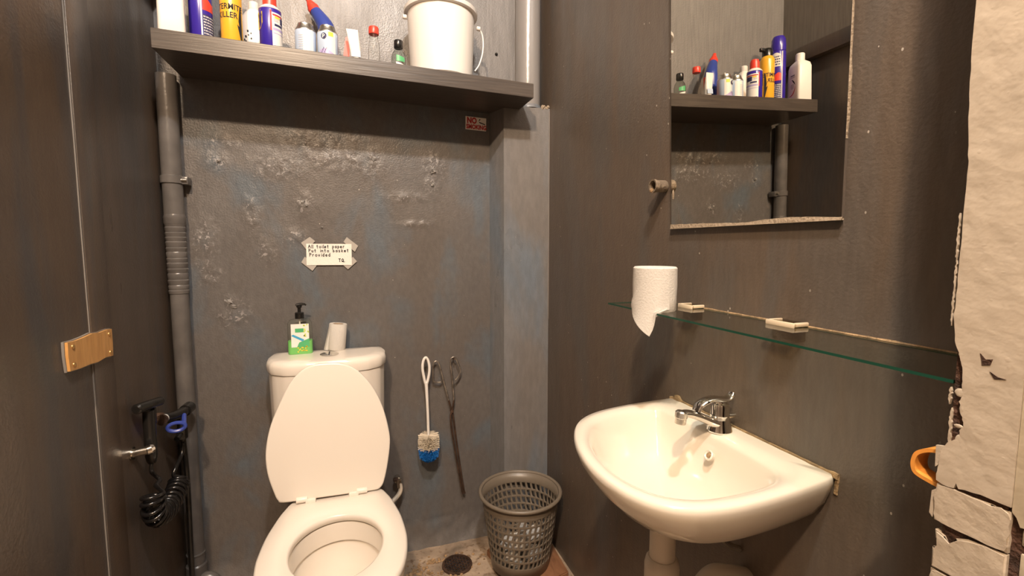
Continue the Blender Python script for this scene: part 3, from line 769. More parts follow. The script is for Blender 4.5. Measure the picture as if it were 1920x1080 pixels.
def strokes(bm, s, x, z, h, wd, gap=.62):
    for ch in s:
        for pl_ in ST[ch]:
            for p, q in zip(pl_[:-1], pl_[1:]):
                a_ = Vector((x + p[0] * h, yy - .0008, z + p[1] * h)); b_ = Vector((x + q[0] * h, yy - .0008, z + q[1] * h)); d_ = (b_ - a_)
                if d_.length < 1e-6: continue
                d_.normalize(); n_ = Vector((-d_.z, 0, d_.x)) * wd; a_ -= d_ * wd * .6; b_ += d_ * wd * .6
                bm.faces.new([bm.verts.new(v_) for v_ in (a_ + n_, b_ + n_, b_ - n_, a_ - n_)])
        x += h * (gap if ch not in 'il.' else .36) + (h * .14 if ch in 'AT' else 0)
bm = B(); strokes(bm, 'All toilet paper', -.170, 1.3115, .0125, .0011, .78); strokes(bm, 'Put into basket', -.169, 1.2955, .0125, .0011, .84); strokes(bm, 'Provided', -.167, 1.2785, .0135, .0011, .80); strokes(bm, 'TQ.', -.060, 1.2565, .0125, .0013, .75)
obj('handwriting', bm, M['ink'], t, 0)['kind'] = 'stuff'

# ------------------------------------------------------------------ toilet
cx = -.080
t = thing('toilet', 'cream close-coupled toilet with its lid raised against the cistern', 'toilet', (cx, 1.45, 0))
half = [(0, 1.735), (.142, 1.735), (.160, 1.70), (.176, 1.66), (.190, 1.60), (.203, 1.53), (.209, 1.46), (.210, 1.40), (.200, 1.32), (.176, 1.25), (.132, 1.195), (.07, 1.165), (0, 1.158)]
full = [(cx + dx, y) for dx, y in half] + [(cx - dx, y) for dx, y in half[-2:0:-1]]
SO = polar([tuple(v)[:2] for v in catmull([(x_, y_, 0) for x_, y_ in full], 4)], (cx, 1.45), 80)
hole = [(cx + .006 + .131 * math.cos(2 * PI * k / 80), 1.425 + (.158 if math.sin(2 * PI * k / 80) > 0 else .165) * math.sin(2 * PI * k / 80)) for k in range(80)]
HO = polar(hole, (cx, 1.45), 80)
cc = (cx, 1.45)
rings = [at_z(scaled(SO, cc, .985), .408), at_z(scaled(SO, cc, .998), .413), at_z(SO, .420), at_z(scaled(SO, cc, .993), .429), at_z(scaled(SO, cc, .965), .434)]
mid = [((a_[0] * .5 + b_[0] * .5), (a_[1] * .5 + b_[1] * .5)) for a_, b_ in zip(SO, HO)]
rings += [at_z(mid, .436), at_z(scaled(HO, cc, 1.05), .434), at_z(scaled(HO, cc, 1.01), .430), at_z(HO, .423), at_z(scaled(HO, cc, 1.01), .412), at_z(scaled(HO, cc, 1.04), .408)]
bm = B(); loft(bm, rings, closed=True); obj('seat', bm, M['seatplastic'], t, 50)
# pan: foot, outside of bowl, rim, inside
def foot(sx, sy, yc): return [(cx + (x_ - cx) * sx, yc + (y_ - 1.45) * sy) for x_, y_ in SO]
back = lambda ol: ol
rings = [at_z(foot(.56, .80, 1.56), 0), at_z(foot(.56, .80, 1.56), .03), at_z(foot(.50, .72, 1.57), .10), at_z(foot(.55, .74, 1.55), .18), at_z(foot(.78, .86, 1.50), .28), at_z(foot(.93, .96, 1.465), .345), at_z(scaled(SO, cc, .975), .385), at_z(scaled(SO, cc, .97), .405)]
rings += [at_z(scaled(HO, cc, 1.04), .405), at_z(scaled(HO, cc, 1.03), .395), at_z(scaled(HO, cc, 1.0), .352), at_z(scaled(HO, cc, 1.0), .345), at_z(scaled(HO, cc, 1.05), .342), at_z(scaled(HO, cc, 1.03), .32), at_z(scaled(HO, cc, .86), .27), at_z(scaled(HO, cc, .62), .22), at_z(scaled(HO, (cx, 1.47), .40), .17)]
bm = B(); loft(bm, rings)
box(bm, cx - .15, cx + .15, 1.66, 1.965, .30, .404, .03, 3)
box(bm, cx - .10, cx + .10, 1.60, 1.95, 0, .32, .03, 3)
obj('pan', bm, M['porcelain'], t, 50)
bm = B(); lathe(bm, [(.07, .2), (.07, .201)], (cx, 1.46, 0), 24); obj('bowl_water', bm, clear('water', (.9, .92, .88), .01, 1.33), t, 0)
# cistern
ch = [(0, 1.768), (.08, 1.771), (.14, 1.783), (.182, 1.812), (.203, 1.86), (.207, 1.92), (.203, 1.972), (0, 1.974)]
cf = [(-.105 + dx, y) for dx, y in ch] + [(-.105 - dx, y) for dx, y in ch[-2:0:-1]]
CO = polar(cf, (-.105, 1.88), 72)
c2 = (-.105, 1.90)
bm = B(); loft(bm, [at_z(scaled(CO, c2, .86, .92), .405), at_z(scaled(CO, c2, .93, .96), .44), at_z(scaled(CO, c2, .97, .98), .60), at_z(scaled(CO, c2, 1, .99), .862)]); obj('cistern', bm, M['porcelain'], t, 40)
bm = B(); loft(bm, [at_z(scaled(CO, c2, 1.015), .8645), at_z(scaled(CO, c2, 1.03, 1.02), .870), at_z(scaled(CO, c2, 1.032, 1.02), .890), at_z(scaled(CO, c2, 1.015, 1.0), .902), at_z(scaled(CO, c2, .96, .95), .9095), at_z(scaled(CO, c2, .80, .80), .9125), at_z(scaled(CO, c2, .3, .3), .9135)]); obj('cistern_lid', bm, M['porcelain'], t, 40)
bm = B(); lathe(bm, [(.033, .910), (.033, .9165), (.028, .9185), (.012, .919)], (-.100, 1.862, 0), 28); fb = obj('flush_button', bm, M['chrome'], t)
bm = B(); box(bm, -.102, -.098, 1.835, 1.889, .9186, .9196); obj('button_split', bm, M['ink'], fb, 0)
# raised lid
LO = [(-0.104, .909), (-0.151, .906), (-0.191, .885), (-0.224, .847), (-0.257, .783), (-0.285, .717), (-0.300, .656), (-0.305, .600), (-0.299, .541), (-0.282, .480), (-0.272, .456), (-0.254, .444), (-.15, .442), (-.05, .440), (0.041, .438), (0.065, .444), (0.079, .466), (0.094, .529), (0.104, .602), (0.101, .651), (0.086, .721), (0.062, .786), (0.030, .839), (-0.011, .883), (-0.055, .904)]
LC = catmull([(a_, b_, 0) for a_, b_ in LO], 4)
lp = lambda s, o: [Vector((-.1 + (v_.x + .1) * s, 1.700 + .085 * (.68 + (v_.y - .68) * s - .44) + o, .68 + (v_.y - .68) * s)) for v_ in LC]
bm = B(); loft(bm, [lp(.97, .0165), lp(.992, .016), lp(1, .011), lp(1, .004), lp(.994, .001), lp(.975, 0)]); obj('lid', bm, M['seatplastic'], t, 60)
for hx, sg in ((-.196, -1), (.002, 1)):
    bm = B()
    yq = 1.700
    lathe(bm, [(.0095, -.018), (.0105, -.016), (.0105, .016), (.0095, .018)], (hx, yq, .446), 16, M=Matrix.Rotation(PI / 2, 3, 'Y'))
    hg = obj('hinge', bm, M['seatplastic'], t)
    bm = B(); box(bm, hx - sg * .006 - .017, hx - sg * .006 + .017, yq - .012, yq + .012, .430, .447, .004)
    for v in bm.verts: v.co.x -= sg * .022
    obj('hinge_block', bm, M['seatplastic'], hg)
# flexible supply hose
t = thing('supply_hose', 'dirty pale hose curving from wall valve to the toilet side', 'hose', (.15, 1.99, .26))
bm = B(); tube(bm, smooth_path([(.152, 1.962, .322), (.158, 1.958, .297), (.150, 1.952, .275), (.125, 1.94, .256), (.09, 1.92, .246), (.055, 1.90, .25), (.02, 1.89, .28)]), .0095, 12); obj('hose', bm, M['pvc'], t)
bm = B(); tube(bm, [(.146, 2.0, .325), (.149, 1.97, .325)], .014, 12); tube(bm, [(.151, 1.965, .335), (.153, 1.962, .30)], .0125, 8); obj('valve', bm, M['dullchrome'], t)
bm = B(); box(bm, .128, .150, 1.955, 1.975, .328, .340, .003); obj('valve_lever', bm, M['rust'], t)

# ---- on the cistern
# soap
x, y, zc = -.204, 1.925, .9105
t = thing('soap_dispenser', 'green pump bottle of hand soap on the left of the cistern lid', 'bottle', (x, y, zc))
HX, HY = .0425, .022
bm = B(); loft(bm, [rrect(x, y, HX - .004, HY - .003, .012, zc), rrect(x, y, HX, HY, .014, zc + .004), rrect(x, y, HX, HY, .014, zc + .052)]); obj('green_gel', bm, M['gel'], t)
bm = B(); loft(bm, [rrect(x, y, HX, HY, .014, zc + .0525), rrect(x, y, HX, HY, .014, zc + .118), rrect(x, y, HX - .008, HY - .003, .014, zc + .132), rrect(x, y, .014, .014, .0135, zc + .137)], False, True); obj('clear_body', bm, M['soapclear'], t)
yl = y - HY - .0006
def sq(x0, x1, z0, z1, o=0): 
    b_ = B(); b_.faces.new([b_.verts.new(p) for p in ((x + x0, yl - o, zc + z0), (x + x1, yl - o, zc + z0), (x + x1, yl - o, zc + z1), (x + x0, yl - o, zc + z1))]); return b_
lb = obj('label', sq(-.029, .033, .030, .118), M['white'], t, 0)
obj('green_label_patch', sq(-.015, .015, .086, .101, .0004), M['green'], lb, 0)
b_ = B(); b_.faces.new([b_.verts.new((x + p, yl - .0004, zc + q)) for p, q in ((-.029, .074), (-.022, .079), (.016, .058), (.010, .051))]); obj('blue_stroke', b_, M['cyan'], lb, 0)
b_ = B(); b_.faces.new([b_.verts.new((x + p, yl - .0003, zc + q)) for p, q in ((-.010, .030), (.033, .030), (.033, .062), (.018, .056), (-.002, .048))]); obj('green_leaf_print', b_, M['green'], lb, 0)
b_ = B()
for k in range(14):
    px_, pz_ = x + random.uniform(-.008, .026), zc + random.uniform(.010, .034); s_ = .0028
    b_.faces.new([b_.verts.new((px_ + s_ * math.cos(q), yl - .0008, pz_ + s_ * math.sin(q))) for q in (0, 1.25, 2.5, 3.8, 5)])
o_ = obj('yellow_flower_print', b_, M['lightyellow'], lb, 0); o_['kind'] = 'stuff'
b_ = B()
for k in range(12):
    px_, pz_ = x + random.uniform(.014, .031), zc + random.uniform(.062, .116); s_ = .003
    b_.faces.new([b_.verts.new((px_ + s_ * math.cos(q), yl - .0006, pz_ + s_ * math.sin(q))) for q in (0, 1.25, 2.5, 3.8, 5)])
o_ = obj('pale_leaf_print', b_, M['lime'], lb, 0); o_['kind'] = 'stuff'
bm = B(); lathe(bm, [(.0155, .136), (.016, .138), (.016, .158), (.013, .160)], (x, y, zc), 24); obj('collar', bm, M['black'], t)
bm = B(); lathe(bm, [(.006, .158), (.006, .176), (.009, .177), (.010, .184), (.006, .188)], (x, y, zc), 16); tube(bm, smooth_path([(x - .012, y - .004, zc + .187), (x + .004, y, zc + .190), (x + .018, y + .004, zc + .189), (x + .024, y + .005, zc + .185)]), [.0035 + .002 * math.sin(PI * min(1, k / 18)) for k in range(25)], 10); obj('pump_head', bm, M['black'], t)
bm = B(); lathe(bm, [(.0025, .02), (.0025, .136)], (x, y, zc), 8); obj('dip_tube', bm, M['white'], t)
# toilet roll on cistern (small, nearly used up)
x, y, zc = -.078, 1.945, .9105
t = thing('toilet_roll', 'small nearly used toilet roll leaning on the cistern lid', 'toilet roll', (x, y, zc), 'toilet rolls')
Q = Matrix.Rotation(.10, 3, 'Y')
bm = B(); lathe(bm, [(.020, .0), (.032, .001), (.0335, .004), (.0335, .1), (.032, .103), (.020, .103)], (x, y, zc + .003), 32, False, False, M=Q); obj('paper_wind', bm, M['tissue'], t)
bm = B(); lathe(bm, [(.020, .0), (.020, .103), (.0185, .103), (.0185, .0)], (x, y, zc + .003), 24, False, False, M=Q); obj('core', bm, M['card'], t)
bm = B()
pts = [Q @ Vector((-.034 * math.cos(q), -.034 * math.sin(q), z_)) + Vector((x, y, zc + .003)) for q, z_ in ((-.1, .09), (.55, .09), (.55, .0), (.35, -.001), (-.1, .0))]
pts[3] += Vector((-.008, 0, 0)); pts[4] += Vector((-.012, -.002, 0))
bm.faces.new([bm.verts.new(p) for p in pts]); obj('loose_end', bm, M['tissue'], t, 0)

# ------------------------------------------------------------------ things hanging by the toilet
t = thing('toilet_brush', 'white-handled toilet brush with blue bristle tip hanging on the back wall', 'brush', (.278, 1.965, .40))
y = 1.955
bm = B()
lp_ = [(.272, y, .735), (.262, y, .775), (.258, y, .81), (.262, y, .838), (.272, y, .852), (.282, y, .838), (.287, y, .81), (.284, y, .775)]
tube(bm, [tuple(v) for v in catmull(lp_, 5)], .0058, 10, closed=True)
tube(bm, smooth_path([(.272, y, .745), (.274, y, .70), (.277, y, .60), (.278, y, .515), (.278, y, .48)]), [.008 - .002 * min(1, k / 12) for k in range(33)], 12)
obj('handle', bm, M['white'], t)
def bristles(z0, z1, r0, r1, n, ctr):
    bm = B()
    for k in range(n):
        a_ = random.random() * 2 * PI; q = random.random(); z_ = z0 + (z1 - z0) * q; r_ = (r0 + (r1 - r0) * q) * random.uniform(.9, 1.05)
        d_ = Vector((math.cos(a_), math.sin(a_), random.uniform(-.18, .18))); s_ = Vector((-math.sin(a_), math.cos(a_), 0)) * .0011
        p0 = Vector((ctr[0], ctr[1], z_)) + d_ * .004; p1 = Vector((ctr[0], ctr[1], z_)) + d_ * r_
        u_ = Vector((0, 0, .0011)); v_ = [bm.verts.new(p) for p in (p0 - s_, p0 + s_, p0 + u_ * 1.5)] + [bm.verts.new(p) for p in (p1 - s_, p1 + s_, p1 + u_ * 1.5)]
        for f in ((0, 1, 4, 3), (1, 2, 5, 4), (2, 0, 3, 5), (3, 4, 5)): bm.faces.new([v_[i] for i in f])
    return bm
o_ = obj('cream_bristles', bristles(.516, .462, .043, .045, 1500, (.278, y - .006)), M['whitebristle'], t, 0); o_['kind'] = 'stuff'
bm = bristles(.462, .425, .044, .040, 1300, (.278, y - .006))
b2 = bristles(.425, .405, .040, .020, 700, (.278, y - .006))
me_ = bpy.data.meshes.new('q'); b2.to_mesh(me_); b2.free(); bm.from_mesh(me_); bpy.data.meshes.remove(me_)
o_ = obj('blue_bristles', bm, M['bluebristle'], t, 0); o_['kind'] = 'stuff'
bm = B(); tube(bm, [(.272, 2.0, .842), (.272, 1.948, .842)], .003, 8); tag(obj('wall_nail', bm, M['rust'], None), 'rusty nail that holds up the toilet brush', 'nail', 'nails in the back wall')

t = thing('tongs', 'rusty wire tongs hanging open on the wall right of the toilet brush', 'tongs', (.39, 1.98, .2))
y = 1.978
tA = [(.342, y, .742), (.336, y, .734), (.312, y, .738), (.306, y, .746), (.305, y, .780), (.306, y, .812), (.314, y, .826), (.324, y, .826), (.334, y, .808), (.352, y, .735), (.372, y, .650), (.3845, y, .602), (.392, y, .565), (.405, y, .45), (.432, y, .25), (.440, y, .215)]
tB = [(.398, y - .006, .742), (.404, y - .006, .742), (.419, y - .006, .762), (.423, y - .006, .782), (.408, y - .006, .825), (.398, y - .006, .840), (.386, y - .006, .838), (.380, y - .006, .822), (.387, y - .006, .760), (.393, y - .006, .68), (.3935, y - .006, .65), (.3845, y - .006, .602), (.378, y - .006, .57), (.392, y - .006, .45), (.423, y - .006, .25), (.430, y - .006, .218)]
for q in (tA, tB):
    bm = B(); tube(bm, smooth_path(q[:11], 5), .0036, 8); ar = obj('grip', bm, M['wire'], t)
    bm = B(); tube(bm, smooth_path(q[10:], 5), .0040, 8); obj('arm', bm, M['rust'], t)
bm = B(); tube(bm, [(.3845, y - .012, .602), (.3845, y + .006, .602)], .007, 10); obj('pivot', bm, M['rust'], t)
bm = B(); tube(bm, [(.396, 2.0, .832), (.396, 1.965, .832)], .003, 8); tag(obj('wall_nail', bm, M['rust'], None), 'rusty nail that holds up the wire tongs', 'nail', 'nails in the back wall')

# ------------------------------------------------------------------ bin
bc = Vector((.612, 1.722, .028)); NB = 42; RW = 7; H0, H1 = .045, .262; HT = .302
t = thing('waste_basket', 'round taupe plastic waste basket with slotted sides in the corner', 'bin', tuple(bc))
rb = lambda h: .117 + (.157 - .117) * h / HT
def bp(a_, h): r_ = rb(h); return Vector((bc.x + r_ * math.cos(a_), bc.y + r_ * math.sin(a_), bc.z + h))
bm = B(); seg = NB * 2
cache = {}
def bv(i2, h):
    k = (i2 % seg, round(h, 5))
    if k not in cache: cache[k] = bm.verts.new(bp(2 * PI * i2 / seg, h))
    return cache[k]
def band(h0, h1):
    for i in range(NB): 
        a0, b0, a1, b1 = bv(2 * i, h0), bv(2 * i + 2, h0), bv(2 * i + 2, h1), bv(2 * i, h1); bm.faces.new((a0, b0, a1, b1))
def band_off(h0, h1): pass
rh = (H1 - H0) / RW
band(0, H0)
for rw in range(RW):
    h0 = H0 + rw * rh; h1 = h0 + rh
    for i in range(NB):
        c_ = [bv(2 * i, h0), bv(2 * i + 2, h0), bv(2 * i + 2, h1), bv(2 * i, h1)]
        f0, f1 = (2 * i + .42), (2 * i + 1.58); sl = .28 if rw % 1 == 0 else 0
        hs, he = h0 + rh * .14, h1 - rh * .14
        inn = [bm.verts.new(bp(2 * PI * q / seg, h)) for q, h in ((f0 - sl, hs), (f1 - sl, hs), (f1 + sl, he), (f0 + sl, he))]
        for k in range(4): bm.faces.new((c_[k], c_[(k + 1) % 4], inn[(k + 1) % 4], inn[k]))
band(H1, HT)
ob_ = obj('slotted_body', bm, M['binplastic'], t, 40)
md = ob_.modifiers.new('wall', 'SOLIDIFY'); md.thickness = .0026; md.offset = 0
bm = B(); lathe(bm, [(.115, 0), (.117, .0015), (.117, .004), (.02, .004)], tuple(bc), 44); obj('base', bm, M['binplastic'], t)
bm = B(); rr_ = rb(HT)
prof = [(rr_ + .0055 + .0075 * math.cos(q * PI / 5), HT - .001 + .0075 * math.sin(q * PI / 5)) for q in range(10)]
rings = [[Vector((bc.x + r_ * math.cos(2 * PI * k / 64), bc.y + r_ * math.sin(2 * PI * k / 64), bc.z + h)) for k in range(64)] for r_, h in prof]
loft(bm, rings, closed=True); obj('rim', bm, M['binplastic'], t, 60)
def crumple(c, r, seed, sq=(1, 1, 1)):
    bm = B(); bmesh.ops.create_icosphere(bm, subdivisions=4, radius=1)
    for v in bm.verts:
        n_ = v.co.normalized(); d_ = 1 + .30 * fbm(n_ * 1.6 + Vector((seed, 0, 0)), 2) - .22 * abs(fbm(n_ * 4 + Vector((0, seed, 0)), 3))
        v.co = Vector((c[0] + n_.x * r * d_ * sq[0], c[1] + n_.y * r * d_ * sq[1], c[2] + n_.z * r * d_ * sq[2]))
    return bm
for k, (dx, dy, dz, r_, s_) in enumerate(((-.045, -.045, .045, .040, (1, .8, .8)), (.045, -.045, .047, .040, (.9, .8, .9)), (-.01, .05, .050, .046, (1.1, .8, .8)), (-.018, -.056, .120, .040, (1, .7, .95)), (.052, -.020, .118, .036, (1, .9, .8)), (-.010, -.055, .185, .026, (.8, .7, 1.1)))):
    tag(obj('crumpled_tissue', crumple((bc.x + dx, bc.y + dy, bc.z + dz), r_, k * 3.7, s_), M['tissue'], None, 60), 'crumpled white tissue inside the slotted waste basket', 'tissue', 'used tissues in the waste basket')
# board under it
bm = B(); prism(bm, [(.500, 1.835, 0), (.555, 1.60, 0), (.60, 1.555, 0), (.775, 1.60, 0), (.785, 1.87, 0), (.56, 1.88, 0)], (0, 0, .0265)); bmesh.ops.bevel(bm, geom=bm.edges[:], offset=.004, segments=2, affect='EDGES')
tag(obj('wooden_board', bm, M['boardwood'], None), 'worn brown board on the floor under the waste basket', 'board')
# floor drain
dc = (.368, 1.815, .002)
t = thing('floor_drain', 'rusty round floor drain grate set in the rough concrete', 'drain', dc)
bm = B(); rings = [[Vector((dc[0] + r_ * math.cos(2 * PI * k / 40), dc[1] + r_ * math.sin(2 * PI * k / 40), dc[2] + h)) for k in range(40)] for r_, h in ((.063, -.002), (.062, .004), (.054, .006), (.053, -.002))]
loft(bm, rings, closed=True); obj('rim', bm, M['rust'], t)
bm = B(); lathe(bm, [(.055, -.0005), (.055, .0)], dc, 32); obj('sump', bm, M['ink'], t, 0)
def bar(p, q):
    b_ = B(); p = Vector(p); q = Vector(q); n_ = Vector((-(q - p).y, (q - p).x, 0)).normalized() * .0022
    prism(b_, [p + n_, q + n_, q - n_, p - n_], (0, 0, .003)); return b_
for ang in (.7, -.7):
    for k in range(-3, 4):
        o_ = k * .0145; h_ = math.sqrt(max(0, .054 ** 2 - o_ ** 2)); ca, sa = math.cos(ang), math.sin(ang)
        p = (dc[0] - sa * o_ - ca * h_, dc[1] + ca * o_ - sa * h_, dc[2] + .001); q = (dc[0] - sa * o_ + ca * h_, dc[1] + ca * o_ + sa * h_, dc[2] + .001)
        obj('grate_bar', bar(p, q), M['rust'], t, 0)
bm = B()
for k in range(150):
    a_ = random.random() * 2 * PI; r_ = random.choice([random.uniform(.062, .08), random.uniform(.065, .15)])
    p = Vector((dc[0] - .03 + r_ * 1.3 * math.cos(a_) - .06 * random.random(), dc[1] + .01 + r_ * .55 * math.sin(a_), .002))
    if (p - Vector(dc)).length < .06: continue
    s_ = random.uniform(.002, .009); bmesh.ops.create_icosphere(bm, subdivisions=1, radius=s_, matrix=Matrix.Translation(p) @ Matrix.Diagonal((1, random.uniform(.6, 1.4), random.uniform(.4, .8), 1)))
M['rubble'] = mat('ochre_rubble', (.36, .23, .12), .85, bump=.4, bscale=200, vary=.5, vscale=45)
tag(obj('mortar_rubble', bm, M['rubble'], None), 'crumbled ochre mortar around the floor drain', 'rubble', None, 'stuff')

# ------------------------------------------------------------------ basin
by = .80
ol = [(.7995, 1.028), (.70, 1.024), (.62, 1.015), (.555, 1.0), (.505, .975), (.468, .94), (.437, .885), (.415, .82), (.404, .75), (.406, .69), (.420, .635), (.448, .592), (.49, .565), (.55, .553), (.62, .553), (.71, .561), (.7995, .574)]
c3 = (.64, .79)
OL = polar([tuple(v)[:2] for v in smooth_path([(a_, b_, 0) for a_, b_ in ol], 5)], c3, 110)
il = [(.722, .96), (.70, .985), (.63, .985), (.57, .97), (.52, .945), (.485, .905), (.455, .85), (.438, .79), (.432, .73), (.437, .68), (.455, .635), (.485, .605), (.53, .588), (.60, .585), (.67, .592), (.71, .615), (.723, .66), (.725, .80)]
IL = polar([tuple(v)[:2] for v in catmull([(a_, b_, 0) for a_, b_ in il], 4)], c3, 110)
def bs(s, sy, z, cx_=.7995, cy_=.80, ref=OL): return [Vector((cx_ + (x_ - cx_) * s, cy_ + (y_ - cy_) * sy, z)) for x_, y_ in ref]
def cl_(r): 
    for v in r: v.x = min(v.x, .7995)
    return r
t = thing('wash_basin', 'cream wall-hung wash basin on the right wall', 'basin', (.64, .80, .74))
rings = [bs(.36, .18, .752), bs(.45, .28, .756), bs(.60, .50, .772), bs(.74, .70, .797), bs(.86, .85, .828), bs(.94, .94, .860), bs(.982, .98, .885), bs(1, 1, .902), bs(.998, .998, .910), bs(.988, .987, .9145)]
inn = lambda s, z, c_=(.61, .79), k=1.0: [Vector((c_[0] + (x_ - c_[0]) * s, c_[1] + (y_ - c_[1]) * s, z)) for x_, y_ in IL]
mid = [Vector(((a_.x + b_.x) / 2, (a_.y + b_.y) / 2, .9155)) for a_, b_ in zip(rings[-1], inn(1, 0))]
rings += [mid, inn(1.01, .9125), inn(.975, .905), inn(.93, .890), inn(.86, .862), inn(.76, .828), inn(.62, .802), inn(.42, .786), inn(.2, .780), inn(.09, .778)]
bm = B(); loft(bm, rings); obj('bowl', bm, M['basin'], t, 70)
bm = B(); lathe(bm, [(.022, .7785), (.022, .782), (.016, .7825), (.015, .779)], (.61, .79, 0), 24); obj('waste_ring', bm, M['chrome'], t)
bm = B(); 
Q = Matrix.Rotation(-1.05, 3, 'Y')
lathe(bm, [(.0105, -.004), (.0115, .003), (.009, .005), (.006, .002)], (.700, .775, .878), 18, M=Q); ovf = obj('overflow_ring', bm, M['basin'], t)
bm = B(); lathe(bm, [(.006, .0022), (.006, .0028)], (.700, .775, .878), 14, M=Q); obj('overflow_hole', bm, M['sealant'], ovf, 0)
bm = B(); n = 44
rr = []
for k in range(n + 1):
    y_ = .570 + (1.032 - .570) * k / n; wob = fbm((y_ * 22, 1, 0), 3)
    z1 = .9135 + .004 + .004 * max(0, wob) + (.010 if y_ > .995 and y_ < 1.02 else 0); x0 = .795 - .003 * max(0, fbm((y_ * 30, 5, 0), 2)) - (.004 if y_ > .99 else 0)
    rr.append([Vector((x0, y_, .909)), Vector((x0 + .001, y_, z1)), Vector((.7999, y_, z1)), Vector((.7999, y_, .909))])
loft(bm, rr); obj('stained_sealant', bm, M['sealant'], t, 50)
bm = B(); rr = []
for k in range(24):
    z_ = .880 + .036 * k / 23; y_ = .5735 - .0035 - .002 * fbm((z_ * 40, 2, 0), 2)
    rr.append([Vector((.7975, y_, z_)), Vector((.7975, y_ + .006, z_)), Vector((.7999, y_ + .006, z_)), Vector((.7999, y_, z_))])
loft(bm, rr); obj('end_sealant', bm, M['sealant'], t, 50)
# tap
tx, ty, tz = .752, .806, .9145
t = thing('tap', 'chrome pillar tap with a curved lever on the wash basin', 'tap', (tx, ty, tz))
bm = B(); lathe(bm, [(.026, 0), (.027, .003), (.024, .012), (.021, .026), (.0195, .034), (.0205, .037), (.0195, .040), (.0195, .056), (.0175, .062), (.010, .064)], (tx, ty, tz), 28); obj('body', bm, M['chrome'], t)
bm = B(); path = smooth_path([(tx - .004, ty, tz + .016), (tx - .03, ty, tz + .026), (tx - .06, ty, tz + .040), (tx - .085, ty, tz + .048), (tx - .1, ty, tz + .050)], 5)
rings = []
for k, p in enumerate(path):
    q = k / (len(path) - 1); hw = .0185 - .008 * q; hh = .012 - .005 * q
    rings.append([Vector((p.x, p.y + hw * math.cos(u), p.z + hh * math.sin(u))) for u in [2 * PI * i / 16 for i in range(16)]])
loft(bm, rings); obj('spout', bm, M['chrome'], t)
bm = B(); Q = Matrix.Rotation(.12, 3, 'Y'); lathe(bm, [(.011, -.020), (.0115, -.019), (.0115, -.008), (.013, -.006), (.013, .005), (.010, .008)], (tx - .102, ty, tz + .048), 18, M=Q); obj('nozzle', bm, M['dullchrome'], t)
bm = B(); path = smooth_path([(tx - .062, ty + .002, tz + .050), (tx - .054, ty + .002, tz + .063), (tx - .038, ty, tz + .072), (tx - .018, ty, tz + .074), (tx + .004, ty, tz + .070), (tx + .018, ty, tz + .070), (tx + .028, ty, tz + .076), (tx + .032, ty, tz + .083)], 5)
rings = []
for k, p in enumerate(path):
    q = k / (len(path) - 1); hw = .012 * (.65 + .35 * math.sin(PI * q)) + .004 * (1 - q); hh = .0050 + .001 * math.sin(PI * q)
    tt = (path[min(k + 1, len(path) - 1)] - path[max(k - 1, 0)]).normalized(); nn = Vector((-tt.z, 0, tt.x))
    rings.append([p + Vector((0, hw * math.cos(u), 0)) + nn * hh * math.sin(u) for u in [2 * PI * i / 14 for i in range(14)]])
loft(bm, rings); lathe(bm, [(.012, .062), (.010, .071)], (tx, ty, tz), 16); obj('lever', bm, M['chrome'], t)
bm = B(); tube(bm, [(tx + .015, ty - .004, tz + .032), (tx + .036, ty - .006, tz + .032)], .005, 10); obj('side_knob', bm, M['dullchrome'], t)
# waste pipes under it
t = thing('basin_waste', 'cream plastic waste pipe and trap under the wash basin', 'pipe', (.60, .79, 0))
bm = B(); tube(bm, [(.60, .79, .765), (.60, .79, .745)], .034, 22); tube(bm, [(.60, .79, .75), (.60, .79, .56)], .0265, 22); obj('tail_pipe', bm, M['pvc'], t)
bm = B(); lathe(bm, [(.028, .665), (.033, .66), (.036, .645), (.036, .60), (.040, .595), (.040, .56)], (.60, .79, 0), 26); obj('collar', bm, M['pvc'], t)
bm = B(); tube(bm, smooth_path([(.60, .79, .56), (.60, .79, .50), (.62, .79, .46), (.655, .785, .46), (.675, .782, .50), (.69, .78, .56), (.72, .775, .60), (.755, .765, .602), (.80, .755, .59)]), .0235, 16); obj('trap', bm, M['pvc'], t)
bm = B(); lathe(bm, [(.027, -.02), (.030, -.015), (.030, .02), (.026, .024)], (.682, .781, .545), 22, M=Matrix.Rotation(.35, 3, 'Y')); obj('collar', bm, M['pvc'], t)
t = thing('tap_connector', 'short shiny hose end below the wash basin near the wall', 'hose', (.75, .80, .69))
bm = B(); tube(bm, smooth_path([(.752, .806, .765), (.752, .806, .72), (.757, .80, .68), (.775, .79, .655), (.799, .78, .645)]), .007, 10); obj('hose', bm, M['dullchrome'], t)
bm = B(); tube(bm, [(.752, .806, .735), (.754, .804, .705)], .011, 6); obj('nut', bm, M['chrome'], t)

# ------------------------------------------------------------------ glass shelf with its clips, roll
zg = 1.169
t = thing('glass_shelf', 'long clear green-edged glass shelf on the right wall', 'shelf', (.72, .70, zg - .006))
bm = B(); ye0, ye1, xf = .3335, 1.098, .638
P = [(xf, ye1), (XR - .0005, ye1), (XR - .0005, ye0)]
fr = [(xf + .0016 * max(0, fbm((y_ * 40, 7, 0), 3)) * (1 if .72 < y_ < .86 else .1), y_) for y_ in [ye0 + (ye1 - ye0) * k / 60 for k in range(61)]]
lo = [bm.verts.new((x_, y_, zg - .004)) for x_, y_ in fr + P[1:2] + P[2:3]]; hi = [bm.verts.new((v.co.x, v.co.y, zg)) for v in lo]
f = bm.faces.new(lo); f = bm.faces.new(hi); n = len(lo)
for k in range(n):
    ff = bm.faces.new((lo[k], lo[(k + 1) % n], hi[(k + 1) % n], hi[k])); ff.material_index = 1
obj('pane', bm, [M['glass'], M['glassedge']], t, 20)
